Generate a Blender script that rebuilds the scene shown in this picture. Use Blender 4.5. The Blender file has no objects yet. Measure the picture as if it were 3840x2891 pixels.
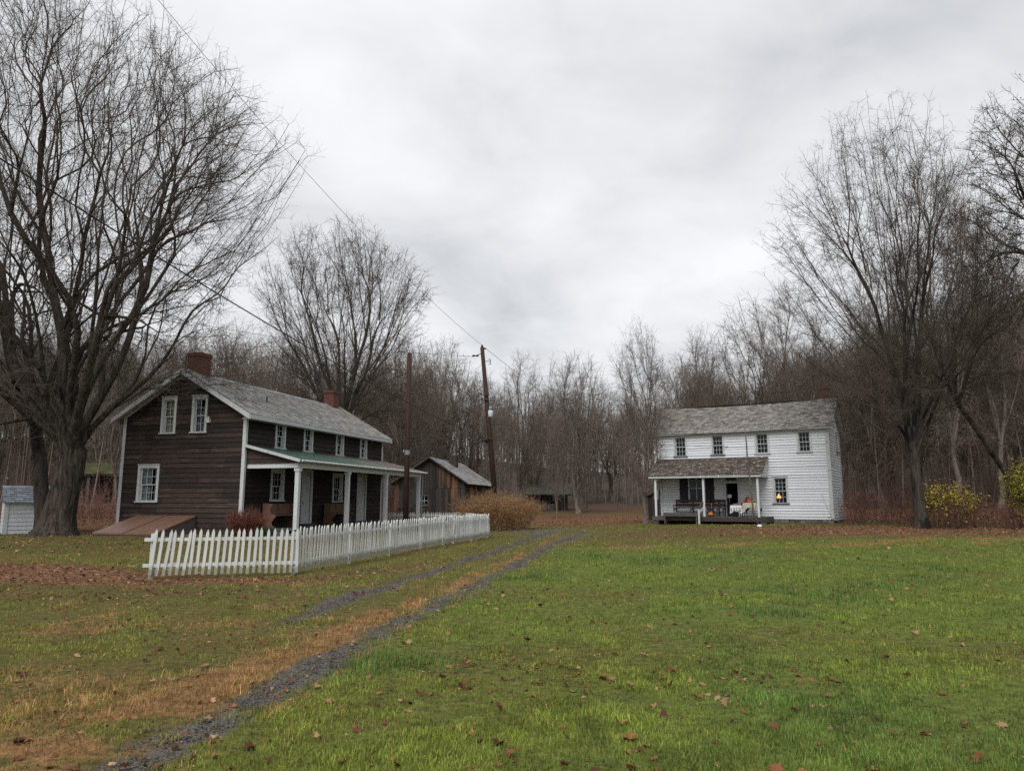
import bpy, math, random
import numpy as np
from mathutils import Vector, Matrix
R = math.radians
S = bpy.context.scene
COL = S.collection
rng = np.random.default_rng(7)
random.seed(7)

# ------------------------------------------------------------ camera, world, sun, exposure
F, CX, CY = 2750.0, 1920.0, 1445.5
PITCH = math.atan((1880 - CY) / F)
cam = bpy.data.cameras.new('camera'); camo = bpy.data.objects.new('camera', cam); COL.objects.link(camo)
cam.sensor_width = 36; cam.lens = 36 * F / 3840; cam.clip_end = 3000; cam.clip_start = 0.05
camo.location = (0, 0, 1.6); camo.rotation_euler = (math.pi / 2 + PITCH, 0, 0)
S.camera = camo
SUN_EL, SUN_AZ = 52, 200
S.view_settings.view_transform = 'Standard'; S.view_settings.look = 'None'
S.view_settings.exposure = 1.0; S.view_settings.gamma = 1
S.render.engine = 'CYCLES'
S.cycles.max_bounces = 5; S.cycles.diffuse_bounces = 3; S.cycles.glossy_bounces = 2
S.cycles.transparent_max_bounces = 8; S.cycles.transmission_bounces = 3
S.cycles.use_denoising = False; S.cycles.denoiser = 'OPENIMAGEDENOISE'; S.cycles.denoising_input_passes = 'RGB_ALBEDO_NORMAL'

W = bpy.data.worlds.new('World'); S.world = W; W.use_nodes = True
nt = W.node_tree; N = nt.nodes; L = nt.links; N.clear()
wo = N.new('ShaderNodeOutputWorld'); bg = N.new('ShaderNodeBackground'); L.new(bg.outputs[0], wo.inputs[0])
def wmath(op, a, b=None, c=None):
    m = N.new('ShaderNodeMath'); m.operation = op
    for i, v in enumerate((a, b, c)):
        if v is None: continue
        if isinstance(v, (int, float)): m.inputs[i].default_value = v
        else: L.new(v, m.inputs[i])
    return m.outputs[0]
tc = N.new('ShaderNodeTexCoord'); sep = N.new('ShaderNodeSeparateXYZ'); L.new(tc.outputs['Generated'], sep.inputs[0])
zz = wmath('ADD', wmath('MAXIMUM', sep.outputs[2], 0.0), 0.28)
cmb = N.new('ShaderNodeCombineXYZ')
L.new(wmath('DIVIDE', sep.outputs[0], zz), cmb.inputs[0]); L.new(wmath('DIVIDE', sep.outputs[1], zz), cmb.inputs[1])
def wnoise(scale, detail, rough, off, dist=0.0):
    mp = N.new('ShaderNodeMapping'); mp.inputs['Location'].default_value = off; L.new(cmb.outputs[0], mp.inputs[0])
    n = N.new('ShaderNodeTexNoise'); n.inputs['Scale'].default_value = scale; n.inputs['Detail'].default_value = detail
    n.inputs['Roughness'].default_value = rough; n.inputs['Distortion'].default_value = dist; L.new(mp.outputs[0], n.inputs['Vector'])
    return n.outputs[0]
cl = wmath('ADD', wmath('MULTIPLY', wnoise(1.05, 5, .5, (2.3, 0.7, 0), .5), .66), wmath('MULTIPLY', wnoise(3.2, 6, .55, (5, 1, 3), .4), .34))
rmp = N.new('ShaderNodeValToRGB'); L.new(cl, rmp.inputs[0])
e = rmp.color_ramp.elements
e[0].position = .36; e[0].color = (.315, .323, .334, 1); e[1].position = .63; e[1].color = (.50, .506, .515, 1)
m_ = rmp.color_ramp.elements.new(.50); m_.color = (.425, .432, .441, 1)
sky = N.new('ShaderNodeTexSky'); sky.sky_type = 'NISHITA'; sky.sun_disc = False
sky.sun_elevation = R(SUN_EL); sky.sun_rotation = R(SUN_AZ); sky.air_density = 1.0; sky.dust_density = 3.0
sc_ = N.new('ShaderNodeVectorMath'); sc_.operation = 'SCALE'; sc_.inputs['Scale'].default_value = .08; L.new(sky.outputs[0], sc_.inputs[0])
mx = N.new('ShaderNodeMix'); mx.data_type = 'RGBA'; mx.inputs[0].default_value = .06
L.new(rmp.outputs[0], mx.inputs[6]); L.new(sc_.outputs[0], mx.inputs[7])
L.new(mx.outputs[2], bg.inputs[0]); bg.inputs[1].default_value = 1.0

sun = bpy.data.lights.new('sun', 'SUN'); suno = bpy.data.objects.new('sun', sun); COL.objects.link(suno)
sun.energy = 1.5; sun.angle = R(35); sun.color = (1, .985, .96)
az = R(SUN_AZ)
sd = Vector((math.sin(az) * math.cos(R(SUN_EL)), math.cos(az) * math.cos(R(SUN_EL)), math.sin(R(SUN_EL))))
suno.rotation_euler = sd.to_track_quat('Z', 'Y').to_euler(); suno.location = (0, -10, 30)

# ------------------------------------------------------------ small helpers
def tag(o, label=None, cat=None, group=None, kind=None):
    if label: o['label'] = label
    if cat: o['category'] = cat
    if group: o['group'] = group
    if kind: o['kind'] = kind
    return o
def empty(name, loc=(0, 0, 0), rz=0.0, label=None, cat=None, group=None):
    o = bpy.data.objects.new(name, None); COL.objects.link(o); o.location = loc; o.rotation_euler = (0, 0, rz)
    o.empty_display_size = .2
    return tag(o, label, cat, group)
def mesh_obj(name, me, mat, parent=None):
    o = bpy.data.objects.new(name, me); COL.objects.link(o); o.parent = parent
    if mat and not me.materials: me.materials.append(mat)
    return o
def raw_mesh(name, V, Fl, sizes=None, cols=None, smooth=False):
    """V (n,3); Fl flat loop index array with equal polygon size `sizes` (int) ; cols (n,3) colour per vertex"""
    me = bpy.data.meshes.new(name); V = np.asarray(V, np.float32); Fl = np.asarray(Fl, np.int32).ravel()
    k = sizes or 4; nf = len(Fl) // k
    me.vertices.add(len(V)); me.vertices.foreach_set('co', V.ravel())
    me.loops.add(len(Fl)); me.loops.foreach_set('vertex_index', Fl)
    me.polygons.add(nf); me.polygons.foreach_set('loop_start', np.arange(0, nf * k, k, dtype=np.int32))
    if smooth: me.polygons.foreach_set('use_smooth', np.ones(nf, bool))
    if cols is not None:
        a = me.attributes.new('Col', 'FLOAT_COLOR', 'POINT')
        c4 = np.ones((len(V), 4), np.float32); c4[:, :3] = cols; a.data.foreach_set('color', c4.ravel())
    me.update(calc_edges=True)
    return me
class MB:
    """collects polygons with a per-face tone, then builds ONE mesh"""
    def __init__(s): s.v = []; s.f = []; s.t = []
    def face(s, pts, t=None):
        b = len(s.v); s.v += [tuple(p) for p in pts]; s.f.append(tuple(range(b, b + len(pts)))); s.t.append(random.random() if t is None else t)
    def hexa(s, p, t=None):
        """8 corners: bottom ring 0-3, top ring 4-7"""
        t = random.random() if t is None else t
        b = len(s.v); s.v += [tuple(q) for q in p]
        for q in ((3, 2, 1, 0), (4, 5, 6, 7), (0, 1, 5, 4), (1, 2, 6, 5), (2, 3, 7, 6), (3, 0, 4, 7)):
            s.f.append(tuple(b + i for i in q)); s.t.append(t)
    def box(s, x0, x1, y0, y1, z0, z1, t=None):
        s.hexa([(x0, y0, z0), (x1, y0, z0), (x1, y1, z0), (x0, y1, z0), (x0, y0, z1), (x1, y0, z1), (x1, y1, z1), (x0, y1, z1)], t)
    def mbox(s, M, u0, u1, o0, o1, z0, z1, t=None):
        """box in wall coordinates: u along, o outward, z up"""
        s.hexa([M(u0, o1, z0), M(u1, o1, z0), M(u1, o0, z0), M(u0, o0, z0), M(u0, o1, z1), M(u1, o1, z1), M(u1, o0, z1), M(u0, o0, z1)], t)
    def beam(s, a, b, w, h, t=None, up=(0, 0, 1)):
        a = Vector(a); b = Vector(b); d = (b - a).normalized(); u = Vector(up)
        sd = d.cross(u)
        if sd.length < 1e-3: sd = d.cross(Vector((1, 0, 0)))
        sd.normalize(); u = sd.cross(d).normalized(); sd = sd * w / 2; u = u * h / 2
        s.hexa([a - sd - u, a + sd - u, b + sd - u, b - sd - u, a - sd + u, a + sd + u, b + sd + u, b - sd + u], t)
    def tube(s, pts, rad, n=8, t=None, cap=True):
        pts = [Vector(p) for p in pts]; rad = rad if hasattr(rad, '__len__') else [rad] * len(pts)
        t = random.random() if t is None else t; b = len(s.v); ref = None
        for i, p in enumerate(pts):
            d = (pts[min(i + 1, len(pts) - 1)] - pts[max(i - 1, 0)]).normalized()
            if ref is None: ref = d.orthogonal().normalized()
            x = (ref - d * ref.dot(d)).normalized(); ref = x; y = d.cross(x)
            for k in range(n):
                a = 2 * math.pi * k / n; s.v.append(tuple(p + (x * math.cos(a) + y * math.sin(a)) * rad[i]))
        for i in range(len(pts) - 1):
            for k in range(n):
                k2 = (k + 1) % n; s.f.append((b + i * n + k, b + i * n + k2, b + (i + 1) * n + k2, b + (i + 1) * n + k)); s.t.append(t)
        if cap:
            s.f.append(tuple(b + k for k in range(n))[::-1]); s.t.append(t)
            e0 = b + (len(pts) - 1) * n; s.f.append(tuple(e0 + k for k in range(n))); s.t.append(t)
    def lathe(s, c, prof, n=16, t=None, sq=None):
        """prof list of (r,z) around vertical axis through c"""
        t = random.random() if t is None else t; b = len(s.v)
        for r, z in prof:
            for k in range(n):
                a = 2 * math.pi * k / n; rr = r * (sq(a) if sq else 1); s.v.append((c[0] + rr * math.cos(a), c[1] + rr * math.sin(a), c[2] + z))
        for i in range(len(prof) - 1):
            for k in range(n):
                k2 = (k + 1) % n; s.f.append((b + i * n + k, b + i * n + k2, b + (i + 1) * n + k2, b + (i + 1) * n + k)); s.t.append(t)
        s.f.append(tuple(b + k for k in range(n))[::-1]); s.t.append(t)
        e0 = b + (len(prof) - 1) * n; s.f.append(tuple(e0 + k for k in range(n))); s.t.append(t)
    def prism(s, M, prof, o0, o1, t=None):
        """extrude outline prof [(u,z)] between offsets o0,o1"""
        t = random.random() if t is None else t; b = len(s.v); n = len(prof)
        for o in (o0, o1):
            for u, z in prof: s.v.append(tuple(M(u, o, z)))
        s.f.append(tuple(b + i for i in range(n))[::-1]); s.t.append(t)
        s.f.append(tuple(b + n + i for i in range(n))); s.t.append(t)
        for i in range(n):
            j = (i + 1) % n; s.f.append((b + i, b + j, b + n + j, b + n + i)); s.t.append(t)
    def build(s, name, mat, parent=None, smooth=False):
        me = bpy.data.meshes.new(name); me.from_pydata(s.v, [], s.f); me.update()
        a = me.attributes.new('tone', 'FLOAT', 'FACE'); a.data.foreach_set('value', np.array(s.t, np.float32))
        if smooth: me.polygons.foreach_set('use_smooth', np.ones(len(s.f), bool))
        return mesh_obj(name, me, mat, parent)

# ------------------------------------------------------------ materials
def material(name):
    m = bpy.data.materials.new(name); m.use_nodes = True; n = m.node_tree.nodes; l = m.node_tree.links
    return m, n, l, n['Principled BSDF']
def noise_node(n, l, vec, scale, detail=4, rough=.6, stretch=(1, 1, 1), dist=0.0):
    mp = n.new('ShaderNodeMapping'); mp.inputs['Scale'].default_value = stretch; l.new(vec, mp.inputs[0])
    t = n.new('ShaderNodeTexNoise'); t.inputs['Scale'].default_value = scale; t.inputs['Detail'].default_value = detail
    t.inputs['Roughness'].default_value = rough; t.inputs['Distortion'].default_value = dist; l.new(mp.outputs[0], t.inputs['Vector'])
    return t.outputs[0]
def ramp(n, l, fac, stops):
    r = n.new('ShaderNodeValToRGB'); l.new(fac, r.inputs[0]); e = r.color_ramp.elements
    e[0].position, e[0].color = stops[0][0], (*stops[0][1], 1); e[1].position, e[1].color = stops[-1][0], (*stops[-1][1], 1)
    for p, c in stops[1:-1]: x = e.new(p); x.color = (*c, 1)
    return r.outputs[0]
def mixc(n, l, fac, a, b, mode='MIX'):
    m = n.new('ShaderNodeMix'); m.data_type = 'RGBA'; m.blend_type = mode
    for i, v in ((0, fac), (6, a), (7, b)):
        if isinstance(v, (int, float)): m.inputs[i].default_value = v
        elif isinstance(v, tuple): m.inputs[i].default_value = (*v, 1)
        else: l.new(v, m.inputs[i])
    return m.outputs[2]
def surf(name, c1, c2, scale=6, stretch=(1, 1, 1), rough=.8, bump=.3, tone=.35, patch=None, metallic=0, spec=.3, bdist=.01):
    """two-colour grained surface, per-face tone, optional patches ((colour), scale, lo, hi, stretch)"""
    m, n, l, b = material(name); tcn = n.new('ShaderNodeTexCoord').outputs['Object']
    f = noise_node(n, l, tcn, scale, 5, .65, stretch)
    col = ramp(n, l, f, [(.3, c1), (.7, c2)])
    for p in (patch or []):
        pc, ps, lo, hi, st = p
        pf = noise_node(n, l, tcn, ps, 5, .7, st); rr = ramp(n, l, pf, [(lo, (0, 0, 0)), (hi, (1, 1, 1))])
        col = mixc(n, l, rr, col, pc)
    if tone:
        at = n.new('ShaderNodeAttribute'); at.attribute_name = 'tone'
        tr = ramp(n, l, at.outputs['Fac'], [(0, (1 - tone,) * 3), (1, (1 + tone,) * 3)])
        col = mixc(n, l, 1.0, col, tr, 'MULTIPLY')
    l.new(col, b.inputs['Base Color']); b.inputs['Roughness'].default_value = rough; b.inputs['Metallic'].default_value = metallic
    b.inputs['Specular IOR Level'].default_value = spec
    if bump:
        bn = n.new('ShaderNodeBump'); bn.inputs['Strength'].default_value = bump; bn.inputs['Distance'].default_value = bdist
        l.new(f, bn.inputs['Height']); l.new(bn.outputs[0], b.inputs['Normal'])
    return m
def attr_mat(name, rough=.7, spec=.2, trans=0.0):
    m, n, l, b = material(name); a = n.new('ShaderNodeAttribute'); a.attribute_name = 'Col'
    l.new(a.outputs['Color'], b.inputs['Base Color']); b.inputs['Roughness'].default_value = rough; b.inputs['Specular IOR Level'].default_value = spec
    if trans:
        tl = n.new('ShaderNodeBsdfTranslucent'); l.new(a.outputs['Color'], tl.inputs[0]); ms = n.new('ShaderNodeMixShader'); ms.inputs[0].default_value = trans
        l.new(b.outputs[0], ms.inputs[1]); l.new(tl.outputs[0], ms.inputs[2]); l.new(ms.outputs[0], n['Material Output'].inputs[0])
    return m
WH = (.52, .54, .55)
M = {}
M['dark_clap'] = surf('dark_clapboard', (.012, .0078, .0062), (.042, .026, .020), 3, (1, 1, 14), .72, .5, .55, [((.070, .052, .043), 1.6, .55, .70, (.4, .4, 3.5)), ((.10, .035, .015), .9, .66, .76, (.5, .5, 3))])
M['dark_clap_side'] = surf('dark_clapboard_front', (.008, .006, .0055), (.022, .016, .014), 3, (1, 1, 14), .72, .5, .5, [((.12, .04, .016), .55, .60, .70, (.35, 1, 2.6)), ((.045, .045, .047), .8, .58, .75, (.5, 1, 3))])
M['white_clap'] = surf('white_clapboard', (.51, .53, .55), (.60, .62, .645), 4, (1, 1, 8), .6, .25, .06, [((.30, .30, .29), 2.2, .62, .70, (.6, .6, 4)), ((.12, .11, .10), 5, .70, .73, (.5, .5, 4))])
M['white_trim'] = surf('worn_white_trim', (.38, .40, .40), (.49, .51, .515), 7, (1, 1, 1), .6, .3, .08, [((.30, .29, .26), 5, .58, .66, (1, 1, 1)), ((.13, .11, .09), 9, .68, .72, (1, 1, 1))])
M['white_new'] = surf('white_painted_wood', (.43, .46, .46), (.52, .545, .55), 9, (1, 1, 1), .55, .15, .06, [((.34, .35, .34), 4, .62, .75, (1, 1, .4))])
M['picket'] = surf('picket_paint', (.42, .43, .415), (.57, .585, .57), 8, (1, 1, .3), .65, .3, .08, [((.25, .25, .23), 9, .62, .72, (1, 1, .25)), ((.30, .30, .24), 3, .55, .75, (1, 1, .6))])
def _grime():
    m = M['picket']; n = m.node_tree.nodes; l = m.node_tree.links; b = n['Principled BSDF']; src = b.inputs['Base Color'].links[0].from_socket; t = n.new('ShaderNodeTexCoord').outputs['Object']; s_ = n.new('ShaderNodeSeparateXYZ'); l.new(t, s_.inputs[0]); w = n.new('ShaderNodeTexNoise'); w.inputs['Scale'].default_value = 14; l.new(n.new('ShaderNodeNewGeometry').outputs['Position'], w.inputs['Vector']); a = n.new('ShaderNodeMath'); a.operation = 'MULTIPLY_ADD'; l.new(w.outputs[0], a.inputs[0]); a.inputs[1].default_value = -.22; l.new(s_.outputs[2], a.inputs[2])
    l.new(mixc(n, l, ramp(n, l, a.outputs[0], [(0, (.75, .75, .75)), (.07, (0, 0, 0))]), src, (.17, .17, .12)), b.inputs['Base Color'])
_grime()
M['slate'] = surf('grey_slate', (.155, .155, .152), (.31, .305, .295), 3, (1, 1, 1), .7, .3, .30, [((.24, .20, .165), .35, .50, .68, (1, 1, 1)), ((.33, .34, .35), 2.5, .62, .7, (1, 1, 1))], spec=.2)
M['slate_store'] = surf('store_slate', (.115, .102, .095), (.23, .215, .20), 4, (1, 1, 1), .8, .3, .36, [((.15, .095, .07), 1.1, .62, .74, (1, 1, 1)), ((.27, .26, .25), 1.9, .60, .70, (1, 1, 1))], spec=.12)
M['slate_moss'] = surf('porch_slate_with_lichen', (.05, .041, .038), (.13, .108, .10), 4, (1, 1, 1), .85, .3, .45, [((.30, .29, .17), 6.5, .57, .62, (1, 1, 1))], spec=.1)
M['slate_shed'] = surf('blue_grey_slate', (.13, .16, .19), (.22, .25, .28), 3, (1, 1, 1), .4, .3, .3, [((.28, .29, .26), 4, .6, .7, (1, 1, 1))], spec=.5)
M['barn'] = surf('weathered_barn_board', (.012, .010, .009), (.045, .036, .031), 3, (10, 10, .7), .8, .6, .55, [((.16, .078, .040), .45, .52, .68, (2.2, 2.2, .35)), ((.13, .12, .115), 2, .64, .72, (8, 8, .5))])
M['old_wood'] = surf('grey_old_wood', (.035, .028, .025), (.10, .085, .078), 3, (1, 8, 8), .8, .5, .4)
M['porch_floor'] = surf('dark_porch_boards', (.045, .045, .05), (.09, .09, .10), 3, (8, 1, 1), .5, .3, .3)
M['brown_paint'] = surf('brown_paint', (.115, .062, .043), (.15, .083, .058), 5, (1, 1, 1), .5, .15, .12, [((.07, .035, .025), 2.5, .6, .75, (1, 1, 1))], spec=.4)
M['bench_dark'] = surf('dark_bench_wood', (.022, .011, .009), (.055, .028, .024), 5, (1, 8, 8), .5, .2, .3)
M['pole_wood'] = surf('creosoted_pole', (.016, .008, .006), (.045, .021, .014), 4, (6, 6, .5), .8, .5, .1)
M['metal'] = surf('grey_metal', (.18, .20, .21), (.26, .28, .29), 8, (1, 1, 1), .45, .1, .05, metallic=.5)
M['iron'] = surf('dark_iron', (.03, .025, .022), (.06, .045, .035), 12, (1, 1, 1), .7, .2, .1)
M['black'] = surf('black_paint', (.008, .009, .010), (.018, .019, .021), 7, (1, 1, 1), .6, .2, .1)
M['interior'] = surf('dark_interior', (.006, .005, .005), (.010, .009, .008), 2, (1, 1, 1), .9, 0, 0)
M['stone'] = surf('field_stone', (.07, .06, .052), (.17, .155, .14), 5, (1, 1, 2), .9, .5, .4)
M['cable'] = surf('black_cable', (.012, .012, .013), (.02, .02, .021), 5, (1, 1, 1), .6, 0, 0)
M['curtain'] = surf('cream_curtain', (.42, .37, .27), (.56, .50, .38), 5, (6, 6, .5), .9, 0, 0)
M['lace'] = surf('grey_white_curtain', (.30, .31, .31), (.44, .45, .45), 6, (6, 6, .5), .9, 0, 0)
M['cloth_cream'] = surf('cream_lace_cloth', (.33, .31, .26), (.48, .45, .38), 14, (1, 1, 1), .9, .3, 0, [((.20, .18, .14), 16, .52, .57, (1, 1, 1))])
M['cloth_white'] = surf('white_cloth', (.50, .51, .53), (.60, .61, .63), 10, (1, 1, 1), .9, .2, 0)
M['orange'] = surf('pumpkin_skin', (.36, .095, .010), (.46, .14, .016), 6, (1, 1, .3), .45, .1, .1)
M['maroon'] = surf('maroon_cloth', (.10, .010, .010), (.17, .02, .017), 8, (1, 1, 1), .9, .3, 0)
M['wicker'] = surf('brown_wicker', (.09, .045, .025), (.20, .11, .06), 40, (1, 1, 3), .8, .5, .2)
M['paper'] = surf('white_board', (.55, .57, .57), (.62, .64, .64), 5, (1, 1, 1), .6, 0, 0)
M['pale_letter'] = surf('faded_letter_paint', (.16, .17, .18), (.24, .25, .26), 20, (1, 1, 1), .8, 0, 0)
M['ceramic'] = surf('brown_insulator', (.05, .015, .012), (.09, .03, .02), 5, (1, 1, 1), .3, 0, 0)
def brick_mat():
    m, n, l, b = material('red_brick'); tcn = n.new('ShaderNodeTexCoord').outputs['Object']
    s_ = n.new('ShaderNodeSeparateXYZ'); l.new(tcn, s_.inputs[0]); ad = n.new('ShaderNodeMath'); ad.operation = 'ADD'; l.new(s_.outputs[0], ad.inputs[0]); l.new(s_.outputs[1], ad.inputs[1])
    c = n.new('ShaderNodeCombineXYZ'); l.new(ad.outputs[0], c.inputs[0]); l.new(s_.outputs[2], c.inputs[1])
    t = n.new('ShaderNodeTexBrick'); l.new(c.outputs[0], t.inputs['Vector']); t.inputs['Scale'].default_value = 1
    t.inputs['Brick Width'].default_value = .21; t.inputs['Row Height'].default_value = .075; t.inputs['Mortar Size'].default_value = .012
    t.inputs['Color1'].default_value = (.17, .04, .022, 1); t.inputs['Color2'].default_value = (.085, .026, .018, 1); t.inputs['Mortar'].default_value = (.05, .035, .03, 1)
    f = noise_node(n, l, tcn, 5, 4); cc = mixc(n, l, ramp(n, l, f, [(.55, (0, 0, 0)), (.75, (1, 1, 1))]), t.outputs[0], (.035, .03, .022))
    l.new(cc, b.inputs['Base Color']); b.inputs['Roughness'].default_value = .85
    return m
M['brick'] = brick_mat()
def porch_roof_mat():
    m, n, l, b = material('green_faded_roofing'); tcn = n.new('ShaderNodeTexCoord').outputs['Object']
    s_ = n.new('ShaderNodeSeparateXYZ'); l.new(tcn, s_.inputs[0])
    f = noise_node(n, l, tcn, 1.2, 5, .7, (.6, 3, 3)); g = n.new('ShaderNodeMath'); g.operation = 'MULTIPLY_ADD'; l.new(f, g.inputs[0]); g.inputs[1].default_value = 7; l.new(s_.outputs[0], g.inputs[2])
    g2 = n.new('ShaderNodeMath'); g2.operation = 'DIVIDE'; l.new(g.outputs[0], g2.inputs[0]); g2.inputs[1].default_value = 17
    c = ramp(n, l, g2.outputs[0], [(.2, (.022, .055, .045)), (.5, (.05, .095, .072)), (.68, (.12, .13, .095)), (.85, (.13, .10, .095))])
    f2 = noise_node(n, l, tcn, 4, 5, .7, (.5, 2, 2)); c = mixc(n, l, ramp(n, l, f2, [(.55, (0, 0, 0)), (.72, (1, 1, 1))]), c, (.12, .17, .14))
    l.new(c, b.inputs['Base Color']); b.inputs['Roughness'].default_value = .42
    return m
M['porch_green'] = porch_roof_mat()
def glass_mat():
    m, n, l, b = material('window_glass')
    g = n.new('ShaderNodeBsdfGlossy'); g.inputs['Roughness'].default_value = .05; g.inputs[0].default_value = (.75, .85, .9, 1)
    t = n.new('ShaderNodeBsdfTransparent'); t.inputs[0].default_value = (.82, .85, .86, 1)
    fr = n.new('ShaderNodeFresnel'); fr.inputs[0].default_value = 1.28
    ms = n.new('ShaderNodeMixShader'); l.new(fr.outputs[0], ms.inputs[0]); l.new(t.outputs[0], ms.inputs[1]); l.new(g.outputs[0], ms.inputs[2]); l.new(ms.outputs[0], n['Material Output'].inputs[0])
    return m
M['glass'] = glass_mat()
def emit_mat(name, c, s):
    m, n, l, b = material(name); b.inputs['Emission Color'].default_value = (*c, 1); b.inputs['Emission Strength'].default_value = s; b.inputs['Base Color'].default_value = (*c, 1)
    return m
M['lamp_glow'] = emit_mat('lit_lamp_shade', (1, .36, .07), 1.6)
def bark_mat(name, a, b_, lichen, ls=.6, sc=7, bd=.03, dark=None):
    m, n, l, b = material(name); tcn = n.new('ShaderNodeTexCoord').outputs['Object']
    f = noise_node(n, l, tcn, sc, 6, .7, (1.6, 1.6, .24), .8)
    c = ramp(n, l, f, [(.36, a), (.66, b_)])
    f2 = noise_node(n, l, tcn, 1.6, 5, .7); c = mixc(n, l, ramp(n, l, f2, [(ls, (0, 0, 0)), (ls + .08, (1, 1, 1))]), c, lichen)
    if dark:
        f3 = noise_node(n, l, tcn, .9, 3, .6, (1, 1, .5)); c = mixc(n, l, ramp(n, l, f3, [(.5, (0, 0, 0)), (.58, (1, 1, 1))]), c, dark)
    l.new(c, b.inputs['Base Color']); b.inputs['Roughness'].default_value = .9; b.inputs['Specular IOR Level'].default_value = .15
    bn = n.new('ShaderNodeBump'); bn.inputs['Strength'].default_value = .9; bn.inputs['Distance'].default_value = bd; l.new(f, bn.inputs['Height']); l.new(bn.outputs[0], b.inputs['Normal'])
    return m
M['bark_big'] = bark_mat('furrowed_maple_bark', (.010, .008, .007), (.115, .094, .075), (.085, .09, .05), .66, 5.5, .16)
M['bark'] = bark_mat('maple_bark', (.034, .027, .022), (.095, .080, .064), (.10, .11, .06), .58, 7, .03)
M['bark_dark'] = bark_mat('dark_wet_bark', (.025, .020, .017), (.082, .068, .058), (.09, .10, .06), .63, 6, .03, (.012, .010, .010))
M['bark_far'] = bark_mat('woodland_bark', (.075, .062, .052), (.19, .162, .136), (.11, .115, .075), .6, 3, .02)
M['twig'] = surf('twig_bark', (.055, .042, .034), (.090, .070, .057), 2, (1, 1, 1), .9, 0, 0)
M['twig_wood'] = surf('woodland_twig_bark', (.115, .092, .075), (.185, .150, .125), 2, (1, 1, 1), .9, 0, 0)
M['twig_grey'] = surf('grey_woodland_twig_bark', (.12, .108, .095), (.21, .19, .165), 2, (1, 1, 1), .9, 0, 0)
M['twig_olive'] = surf('olive_woodland_twig_bark', (.085, .078, .050), (.16, .15, .10), 2, (1, 1, 1), .9, 0, 0)
M['twig_red'] = surf('red_twig_bark', (.17, .098, .074), (.24, .145, .11), 2, (1, 1, 1), .9, 0, 0)
M['attr_leaf'] = attr_mat('leaf_colours', .7, .2, .25)
M['attr_stem'] = attr_mat('stem_colours', .85, .1)

# ------------------------------------------------------------ ground
def sstep(a, b, x): t = np.clip((x - a) / (b - a), 0, 1); return t * t * (3 - 2 * t)
CP = np.array([(0, -5, 0), (0, 5, 0), (10, 8, 0), (-10, 8, 0), (-8, 15, -.02), (-4.7, 16, 0), (0, 18, 0), (8, 18, 0), (16, 18, .02), (25, 20, .05), (-16, 18, .02), (-25, 20, .05),
 (-3, 24, 0), (-1, 32, -.05), (0, 28, 0), (4, 28, 0), (3, 38, 0), (0, 44, 0), (4, 47, .02), (-4, 44, -.1), (-6, 38, .1), (-7.5, 31, .3), (-10, 29, .36), (-10, 27, .22), (-14, 28, .3), (-17.5, 29.5, .33),
 (-17, 33, .3), (-22, 31, .15), (-23, 27, .25), (-28, 34, .2), (-12, 44, .1), (-12, 55, .3), (-5, 54, .1), (4, 56, .3), (9, 56, .45), (6, 70, .6), (16, 60, .6), (8, 28, .05), (12, 32, .22), (7.5, 36, .25), (7, 42, .40),
 (12, 38, .45), (9, 43, .5), (17, 38, .5), (15, 44, .55), (20, 35, .34), (19.3, 31, .2), (25, 36, .38), (32, 36, .4), (-25, 50, .5), (-12, 75, 1), (-35, 75, 1.5), (30, 60, 1.0), (12, 85, 1.2), (-2, 85, 1.0), (50, 60, 1.6), (-50, 50, 1), (-8, 23, .04), (-14, 24, .14)], float)
def hz(x, y):
    x = np.asarray(x, float); y = np.asarray(y, float); sh = x.shape; x = x.ravel(); y = y.ravel(); num = np.zeros_like(x); den = np.full_like(x, 1e-9)
    for cx_, cy_, h in CP:
        s_ = 2.6 + .045 * max(cy_, 0) * 1.3
        w = np.exp(-((x - cx_) ** 2 + (y - cy_) ** 2) / (2 * s_ * s_)) + 1e-5 / (1 + ((x - cx_) ** 2 + (y - cy_) ** 2)); num += w * h; den += w
    a = np.degrees(np.arctan2(x, np.maximum(y, 1))); r = np.hypot(x, y)
    H = np.interp(a, [-60, -35, -22, -12, -3, 4, 9, 16, 24, 32, 38, 60], [24, 22, 18, 15, 12, 9, 8, 13, 22, 34, 42, 44])
    h = num / den + sstep(78, 190, r) * H * sstep(20, 60, y + 20)
    return h.reshape(sh)
def hzn(x, y): return hz(x, y) + (vnoise(x, y, 1.3, 8) - .5) * .05 + (vnoise(x, y, .5, 9) - .5) * .025
def hz1(x, y): return float(hz(np.array([x]), np.array([y]))[0])
def gpt(u, v, h=0.0):
    d = ((u - CX) / F, math.cos(PITCH) - (CY - v) / F * math.sin(PITCH), math.sin(PITCH) + (CY - v) / F * math.cos(PITCH))
    t = (h - 1.6) / d[2]; return (d[0] * t, d[1] * t)
RUT_R = [gpt(*p) for p in ((400, 2950), (515, 2860), (632, 2790), (790, 2712), (930, 2630), (1095, 2540), (1264, 2450), (1447, 2350), (1582, 2291), (1700, 2238), (1829, 2167), (1935, 2120), (2035, 2062), (2120, 2025), (2180, 2012))]
RUT_L = [gpt(*p) for p in ((970, 2367), (1117, 2314), (1293, 2248), (1506, 2179), (1711, 2115), (1858, 2068), (1950, 2035), (2020, 2012), (2080, 2003))]
def pdist(x, y, pl):
    d = np.full(x.shape, 1e9); tt = np.zeros(x.shape)
    for i in range(len(pl) - 1):
        ax, ay = pl[i]; bx, by = pl[i + 1]; vx, vy = bx - ax, by - ay
        t = np.clip(((x - ax) * vx + (y - ay) * vy) / (vx * vx + vy * vy), 0, 1); dd = np.hypot(x - ax - t * vx, y - ay - t * vy)
        k = dd < d; d[k] = dd[k]; tt[k] = (i + t[k]) / (len(pl) - 1)
    return d, tt
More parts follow.
